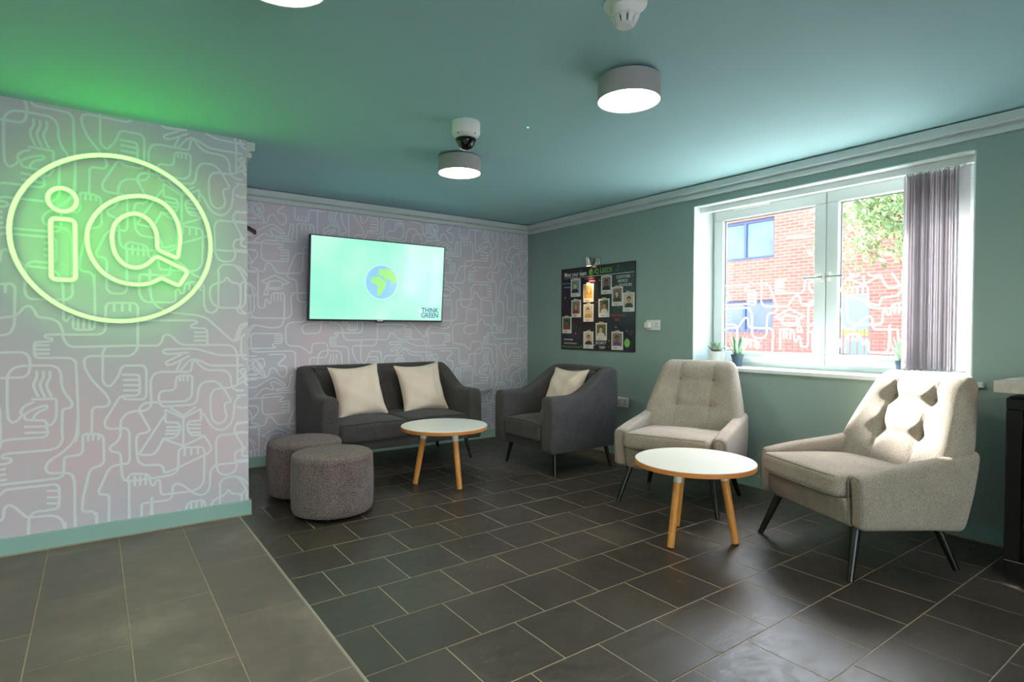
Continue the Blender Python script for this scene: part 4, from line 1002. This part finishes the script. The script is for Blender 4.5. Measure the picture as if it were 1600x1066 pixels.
for i, (ya, za, yb, zb, bgi, ski, hri, cli, lng) in enumerate(POL):
    w = ya-yb; h = za-zb
    c = MB().box((-.0125, yb-po.location.y, zb-PZ0), (-.0103, ya-po.location.y, za-PZ0)).build('photo_card', CARD, po)
    iy0, iy1, iz0, iz1 = ya-.014, yb+.014, zb+.040, za-.014; cy = (iy0+iy1)/2; iw_, ih = iy0-iy1, iz1-iz0
    me = bpy.data.meshes.new('portrait_print'); V, Fc, MI = [], [], []
    def shp(pts, mi, d):
        b = len(V); V.extend(pp(y, z, d) for y, z in pts); Fc.append(tuple(range(b, b+len(pts)))); MI.append(mi)
    def ell(y, z, a, b, n=20, t0=0, t1=2*PI): return [(y+a*math.cos(lerp(t0, t1, k/n)), z+b*math.sin(lerp(t0, t1, k/n))) for k in range(n if t1-t0 > 6 else n+1)]
    clip = lambda P: [(min(iy0, max(iy1, y)), min(iz1, max(iz0, z))) for y, z in P]
    shp([(iy0, iz0), (iy0, iz1), (iy1, iz1), (iy1, iz0)], 0, .0028)
    dy = (.006, -.008, 0, .004, -.004, .002)[i % 6]
    shp(clip(ell(cy+dy, iz0, iw_*.44, ih*.36, 20, 0, PI)), 1, .0029)
    hz = iz0+ih*.58; hr_ = iw_*.19
    shp(clip(ell(cy+dy, hz+(-.008 if lng else .006), hr_*(1.35 if lng else 1.12), ih*(.26 if lng else .205))), 3, .0030)
    shp(clip([(cy+dy-hr_*.4, iz0+ih*.3), (cy+dy+hr_*.4, iz0+ih*.3), (cy+dy+hr_*.4, hz), (cy+dy-hr_*.4, hz)]), 2, .00305)
    shp(clip(ell(cy+dy, hz-.003, hr_*.92, ih*.175)), 2, .0031)
    for s in (-1, 1): shp(ell(cy+dy+s*hr_*.38, hz+.002, hr_*.16, ih*.016, 8), 3, .0032)
    shp(ell(cy+dy, hz-ih*.085, hr_*.3, ih*.012, 8), 1 if cli == 2 else 3, .0032)
    me.from_pydata([tuple(v) for v in V], [], Fc); 
    for m_ in (BGS[bgi], CL[cli], SK[ski], HR[hri]): me.materials.append(m_)
    me.polygons.foreach_set('material_index', MI)
    link(bpy.data.objects.new('portrait_print', me), c)
    MB().tube([pp(ya-.03-.004*k, zb+.018+.006*math.sin(k*1.9), .0028) for k in range(14)], .0014, 4).build('caption', HR[2], c)
    tz = za+.002; sk_ = rg.uniform(-.006, .006)
    pflat('tape_strip', [(cy+.030, tz-.010+sk_), (cy+.030, tz+.010+sk_), (cy-.030, tz+.010-sk_), (cy-.030, tz-.010-sk_)], TAPE, .0034, c, .0006)
pl = thing('picture_light', 'small brushed steel spotlight above the dark poster', 'lamp', (0, -1.09, 1.885))
MB().rbox((-.008, -.055, 0), (.008, .050, .036), .004, 3, 2).build('mounting_plate', M['chrome'], pl, 40)
MB().rod((-.016, -.03, 0), (-.052, .012, -.004), .006, .006, 10).build('arm', M['chrome'], pl, 40)
MB().rod((-.062, .020, .040), (-.050, .016, -.044), .027, .029, 24).build('spot_head', M['chrome'], pl, 40)
MB().rod((-.0499, .016, -.0442), (-.0496, .016, -.0462), .023, .023, 24).build('bulb_face', emit('warm_spot_glow', (1, .72, .36, 1), 6), pl, 40)
sp = bpy.data.lights.new('picture_light_beam', 'SPOT'); sp.energy = 22; sp.color = (1, .70, .36); sp.spot_size = math.radians(60); sp.spot_blend = .9; sp.shadow_soft_size = .02
spo = link(bpy.data.objects.new('picture_light_beam', sp), pl); spo.location = (-.075, .016, -.06)
spo.rotation_euler = Vector((.085, 0, -.99)).to_track_quat('-Z', 'Y').to_euler()
# ------------------------------------------------------------------ sockets
def socket(label, loc, rz, plug=False):
    t = thing('wall_socket', label, 'socket', loc, rz)       # local: faces -x, width along y
    b = MB().rbox((-.006, 0, 0), (.006, .078, .046), .004, 3, 2).build('face_plate', M['white_plastic'], t, 40)
    for s in (-1, 1):
        cy = s*.038
        for (dy, dz, w, h) in ((0, .012, .0035, .006), (-.012, -.014, .005, .0028), (.012, -.014, .005, .0028)):
            MB().box((-.0128, cy+dy-w, dz-h), (-.0118, cy+dy+w, dz+h)).build('pin_hole', M['black_plastic'], b)
        MB().rbox((-.0135, cy-.002*s, .034), (.003, .007, .005), .002, 2, 2).build('switch', M['white_plastic'], b, 40)
    if plug:
        MB().rbox((-.034, .044, .0), (.022, .026, .028), .010, 4, 3).build('plug', M['white_plastic'], t, 50)
    return t
socket('white double socket with a plug in it between poster and window', (0, -1.868, 1.242), 0, True)
socket('white double socket low on the sage wall behind the dark armchair', (0, -1.497, .508), 0)
socket('white double socket on the patterned wall behind the sofa arm', (-.56, 0, .505), PI/2 - PI)
sn = thing('wall_sensor', 'small black and white sensor mounted high on the patterned wall', 'sensor', (-3.03, 0, 2.0))
MB().rbox((0, -.018, .01), (.05, .018, .03), .006, 3, 2).build('bracket', M['white_plastic'], sn, 40)
MB().rbox((.02, -.045, .045), (.055, .022, .018), .006, 3, 2, lambda p: Vector((p.x, p.y, p.z-.5*p.x))).build('hood', M['black_plastic'], sn, 40)
# ------------------------------------------------------------------ plants on the sill
LEAFA = plain('succulent_leaf', srgb(158, 184, 160), .5, var=.18, vs=16); LEAFB = plain('aloe_leaf', srgb(150, 184, 150), .45, var=.25, vs=22)
SOIL = plain('potting_soil', srgb(52, 42, 34), .95, var=.3, vs=40)
WPOT = plain('white_glazed_pot', srgb(228, 232, 228), .3, var=.02); BPOT = plain('slate_blue_pot', srgb(58, 78, 96), .5, var=.06)
def leafmesh(name, L, w, th, curl, n=8):
    V, Fc = [], []
    for i in range(n+1):
        t = i/n; ww = w*math.sin(PI*min(1, .12+t*.88))**.7 * (1-.0*t) if t < 1 else 0
        ww = w*(math.sin(PI*(.15+.85*t))**.8); z = curl*t*t*L; x = L*t
        tt = th*(1-t*.9)
        V += [(x, -ww, z+.25*ww), (x, 0, z-tt), (x, ww, z+.25*ww), (x, 0, z+tt*.3)]
    for i in range(n):
        for k in range(4):
            a, b = i*4+k, i*4+(k+1) % 4; Fc.append((a, b, b+4, a+4))
    Fc.append((3, 2, 1, 0)); Fc.append(tuple(n*4+k for k in range(4)))
    me = bpy.data.meshes.new(name); me.from_pydata(V, [], Fc); me.shade_smooth(); return me
def pot_plant(name, label, loc, r0, r1, h, pm, leaves, rim=True):
    t = thing(name, label, 'plant', loc)
    prof = [(0, 0), (r0, 0), (lerp(r0, r1, .75), h*.75)]
    prof += [(lerp(r0, r1, .76)+.004, h*.76), (r1+.004, h), (r1-.003, h), (r1-.006, h*.88)] if rim else [(r1, h), (r1-.004, h), (r1-.006, h*.9)]
    MB().lathe(prof, 36, cap=False).build('pot', pm, t, 40)
    MB().lathe([(0, h*.9), (r1-.004, h*.88)], 24, cap=False).build('soil', SOIL, t)
    for (me, az, el, z, off) in leaves:
        o = link(bpy.data.objects.new('leaf', me), t); o.location = (off*math.cos(az), off*math.sin(az), z); o.rotation_euler = (0, -el, az)
    return t
ml = leafmesh('succulent_leaf', .075, .026, .010, .25); ml.materials.append(LEAFA)
ms = leafmesh('succulent_leaf_small', .050, .018, .009, .3); ms.materials.append(LEAFA)
lv = [(ml, 2*PI*k/8+.2, .35, .118, .012) for k in range(8)] + [(ml, 2*PI*k/7, .75, .125, .010) for k in range(7)] + [(ms, 2*PI*k/6+.4, 1.05, .135, .006) for k in range(6)] + [(ms, 2*PI*k/3, 1.35, .14, .002) for k in range(3)]
pot_plant('potted_succulent', 'rosette succulent in a white pot on the window sill', (.13, -2.425, WZ0), .052, .072, .118, WPOT, lv, False)
ma = leafmesh('aloe_leaf', .165, .017, .008, .12); ma.materials.append(LEAFB)
mb2 = leafmesh('aloe_leaf_short', .13, .014, .007, .25); mb2.materials.append(LEAFB)
def aloe(seed):
    g = random.Random(seed)
    return [(ma, 2*PI*k/7+g.uniform(-.2, .2), g.uniform(1.05, 1.35), .092, .010) for k in range(7)] + [(mb2, 2*PI*k/5+g.uniform(-.3, .3), g.uniform(.65, .95), .092, .014) for k in range(5)]
pot_plant('potted_aloe', 'spiky aloe in a slate blue pot beside the succulent', (.16, -2.60, WZ0), .034, .046, .098, BPOT, aloe(1))
pot_plant('potted_aloe', 'spiky aloe in a slate blue pot half behind the blind', (.197, -3.775, WZ0), .034, .046, .098, BPOT, aloe(4))
# ------------------------------------------------------------------ counter end with glass door fridge
wt = thing('worktop', 'pale stone effect worktop end above the black fridge', 'worktop', (-.31, -5.0, .905))
PST = Mat('pale_stone_laminate', srgb(196, 186, 176), .35); _c = PST.coord(); PST.color(PST.ramp(PST.noise(_c, 7, 6, .65), [(.3, srgb(168, 156, 146)), (.55, srgb(200, 190, 180)), (.75, srgb(216, 208, 200))]))
MB().rbox((0, -.15, .028), (.31, .70, .028), .004, 4, 2).build('worktop_slab', PST.m, wt, 40)
fg = thing('bottle_fridge', 'black under counter fridge with glass door at the counter end', 'fridge', (-.32, -4.80, 0))
sh = MB().box((-.22, -.31, .06), (.27, -.29, .885)).box((-.22, .29, .06), (.27, .31, .885)).box((-.22, -.29, .865), (.27, .29, .885)).box((-.22, -.29, .06), (.27, .29, .09)).box((.25, -.29, .09), (.27, .29, .865))
sh.build('cabinet_shell', M['black_plastic'], fg)
MB().box((-.21, -.30, 0), (.25, .30, .06)).build('plinth', M['black_plastic'], fg)
dr_ = MB()
for (a, b) in (((-.31, .05), (.31, .115)), ((-.31, .825), (.31, .882)), ((-.31, .115), (-.25, .825)), ((.25, .115), (.31, .825))): dr_.box((-.265, a[0], a[1]), (-.222, b[0], b[1]))
do = dr_.build('door_frame', plain('black_gloss', srgb(14, 14, 15), .12, var=.1), fg); bv = do.modifiers.new('bevel', 'BEVEL'); bv.width = .005; bv.segments = 2
MB().box((-.248, -.25, .115), (-.242, .25, .825)).build('door_glass', M['smoked'], do)
MB().rbox((-.272, -.262, .5), (.006, .007, .2), .004, 3, 2).build('door_handle', M['chrome'], do, 40)
for z in (.30, .50, .69):
    w_ = MB()
    for k in range(13): w_.rod((-.20, -.28+.56*k/12, z), (.22, -.28+.56*k/12, z), .003, .003, 6)
    w_.rod((-.20, -.285, z), (-.20, .285, z), .004, .004, 6); w_.build('wire_shelf', M['chrome'], fg)
bc = thing('base_cabinet', 'plain pale base cabinet beside the black fridge under the worktop', 'cabinet', (-.30, -5.47, 0))
MB().box((-.27, -.30, .09), (.28, .30, .90)).build('carcass', M['white_paint'], bc); MB().box((-.22, -.29, 0), (.27, .29, .09)).build('plinth', M['black_plastic'], bc)
d_ = MB().box((-.29, -.295, .10), (-.271, .295, .895)).build('door', M['white_paint'], bc); MB().rod((-.305, .24, .62), (-.305, .24, .82), .006, .006, 10).build('handle', M['chrome'], d_, 40)
# ------------------------------------------------------------------ outside the window
struct('ground_outside', MB().box((.34, -40, -.35), (40, 30, -.15)).box((-40, -40, -.35), (.34, YR-.25, -.15)), plain('pale_paving', srgb(156, 151, 146), .9, var=.1, vs=.6))
def brick():
    m = Mat('red_brick', srgb(176, 96, 78), .9); co = m.coord((1, 1, 1))
    sx_ = m.n('ShaderNodeSeparateXYZ'); m.l(co, sx_.inputs[0]); cb = m.n('ShaderNodeCombineXYZ'); m.l(sx_.outputs[1], cb.inputs[0]); m.l(sx_.outputs[2], cb.inputs[1])
    b = m.n('ShaderNodeTexBrick'); b.inputs['Scale'].default_value = 1; b.inputs['Brick Width'].default_value = .225; b.inputs['Row Height'].default_value = .075; b.inputs['Mortar Size'].default_value = .010
    b.inputs['Color1'].default_value = srgb(178, 104, 90); b.inputs['Color2'].default_value = srgb(160, 88, 76); b.inputs['Mortar'].default_value = srgb(178, 128, 112)
    m.l(cb.outputs[0], b.inputs['Vector']); m.color(b.outputs[0]); return m.m
BX = 9.0
bu = thing('brick_building', 'red brick building with blue framed windows across the street', 'building', (BX, 2, -.2))
ops = [(2.15, 3.75, 2.94, 3.92), (2.17, 3.75, 1.15, 1.94), (-3.6, -2.2, 2.94, 3.92), (6.0, 7.4, 2.94, 3.92)]
wl = MB(); ys = sorted(set([-9.0, 12.0]+[v for o_ in ops for v in o_[:2]])); zs = sorted(set([-.2, 6.5]+[v for o_ in ops for v in o_[2:]]))
for i in range(len(ys)-1):
    for j in range(len(zs)-1):
        cy, cz = (ys[i]+ys[i+1])/2, (zs[j]+zs[j+1])/2
        if not any(o_[0] < cy < o_[1] and o_[2] < cz < o_[3] for o_ in ops): wl.box((0, ys[i]-2, zs[j]+.2), (.35, ys[i+1]-2, zs[j+1]+.2))
wl.build('brick_wall', brick(), bu)
WBL = plain('blue_grey_frame', srgb(74, 84, 124), .5); WGL = plain('reflective_dark_pane', srgb(90, 104, 136), .08, var=.2, vs=1.5)
for (a, b, c, d) in ops:
    f_ = MB()
    a, b, c, d = a-2, b-2, c+.2, d+.2
    for (p, q_) in (((a, c), (b, c+.07)), ((a, d-.07), (b, d)), ((a, c+.07), (a+.06, d-.07)), ((b-.06, c+.07), (b, d-.07)), (((a+b)/2-.03, c+.07), ((a+b)/2+.03, d-.07))): f_.box((.08, p[0], p[1]), (.16, q_[0], q_[1]))
    fo = f_.build('building_window', WBL, bu)
    for (p, q_) in ((a+.06, (a+b)/2-.03), ((a+b)/2+.03, b-.06)): MB().box((.12, p, c+.07), (.13, q_, d-.07)).build('building_pane', WGL, fo)
MB().box((-.12, -11, 6.7), (.6, 10, 6.9)).build('roof_edge', M['white_paint'], bu)
fe = thing('railing_fence', 'rust red metal railing fence in front of the brick building', 'fence', (6.2, -1, -.15))
FM = plain('rust_red_metal', srgb(150, 86, 76), .6)
bme = MB().rod((0, 0, 0), (0, 0, 1.38), .014, .010, 8).build('fence_bar', FM, fe, 40); bme.location = (0, -3, 0)
for k in range(1, 56): o = link(bpy.data.objects.new('fence_bar', bme.data), fe); o.location = (0, -3+.11*k, 0)
for z in (.18, 1.25): MB().box((-.012, -3.05, z-.02), (.012, 3.1, z+.02)).build('fence_rail', FM, fe)
sg = thing('street_sign', 'teal and yellow panel on posts seen through the window', 'sign', (6.9, -.58, -.15))
MB().box((0, -.22, .9), (.04, .22, 2.0)).build('sign_panel', plain('teal_panel', srgb(120, 150, 156), .5), sg); MB().box((-.004, -.22, 1.25), (0, .22, 1.36)).build('yellow_band', plain('yellow_band', srgb(226, 196, 70), .5), sg)
for y in (-.18, .18): MB().rod((.05, y, 0), (.05, y, 2.0), .025, .025, 10).build('sign_post', M['chrome'], sg, 40)
tree = thing('street_tree', 'leafy green tree in front of the brick building', 'tree', (5.6, -2.25, -.15))
BARK = plain('tree_bark', srgb(96, 84, 70), .9, var=.2, vs=9)
MB().tube([(0, 0, 0), (.04, .05, 1.2), (0, .1, 2.2), (.1, .15, 3.4), (.05, .1, 4.6)], .08, 10).build('trunk', BARK, tree, 60)
g = random.Random(5); br_ = []
for k in range(9):
    a = 2*PI*k/9+g.uniform(-.3, .3); z0_ = g.uniform(2.2, 3.6); L = g.uniform(.8, 1.4)
    p0 = Vector((.02, .1, z0_)); p1 = p0+Vector((math.cos(a)*L*.5, math.sin(a)*L*.5, .3)); p2 = p0+Vector((math.cos(a)*L, math.sin(a)*L, .5)); br_ += [p1, p2]
    MB().tube([p0, p1, p2], .018, 6).build('branch', BARK, tree, 60)
lv_ = MB(); centers = br_ + [Vector((g.uniform(-.8, .8), g.uniform(-.8, 1.7), g.uniform(2.7, 4.6))) for _ in range(16)]
for k in range(9000):
    c = g.choice(centers); d = Vector((g.gauss(0, .24), g.gauss(0, .26), g.gauss(0, .20))); p = c+d
    if p.y > 1.40: continue
    n_ = Vector((g.gauss(0, 1), g.gauss(0, 1), g.gauss(0, 1))).normalized(); u = n_.orthogonal().normalized(); w = n_.cross(u); s_ = g.uniform(.028, .05)
    lv_.add([p-u*s_*1.5, p+w*s_*.7+n_*.008, p+u*s_*1.5, p-w*s_*.7+n_*.008], [(0, 1, 2), (0, 2, 3)])
TL = translucent('tree_leaf', srgb(124, 142, 98), .45)
fo = lv_.build('foliage', TL, tree); fo['kind'] = 'stuff'
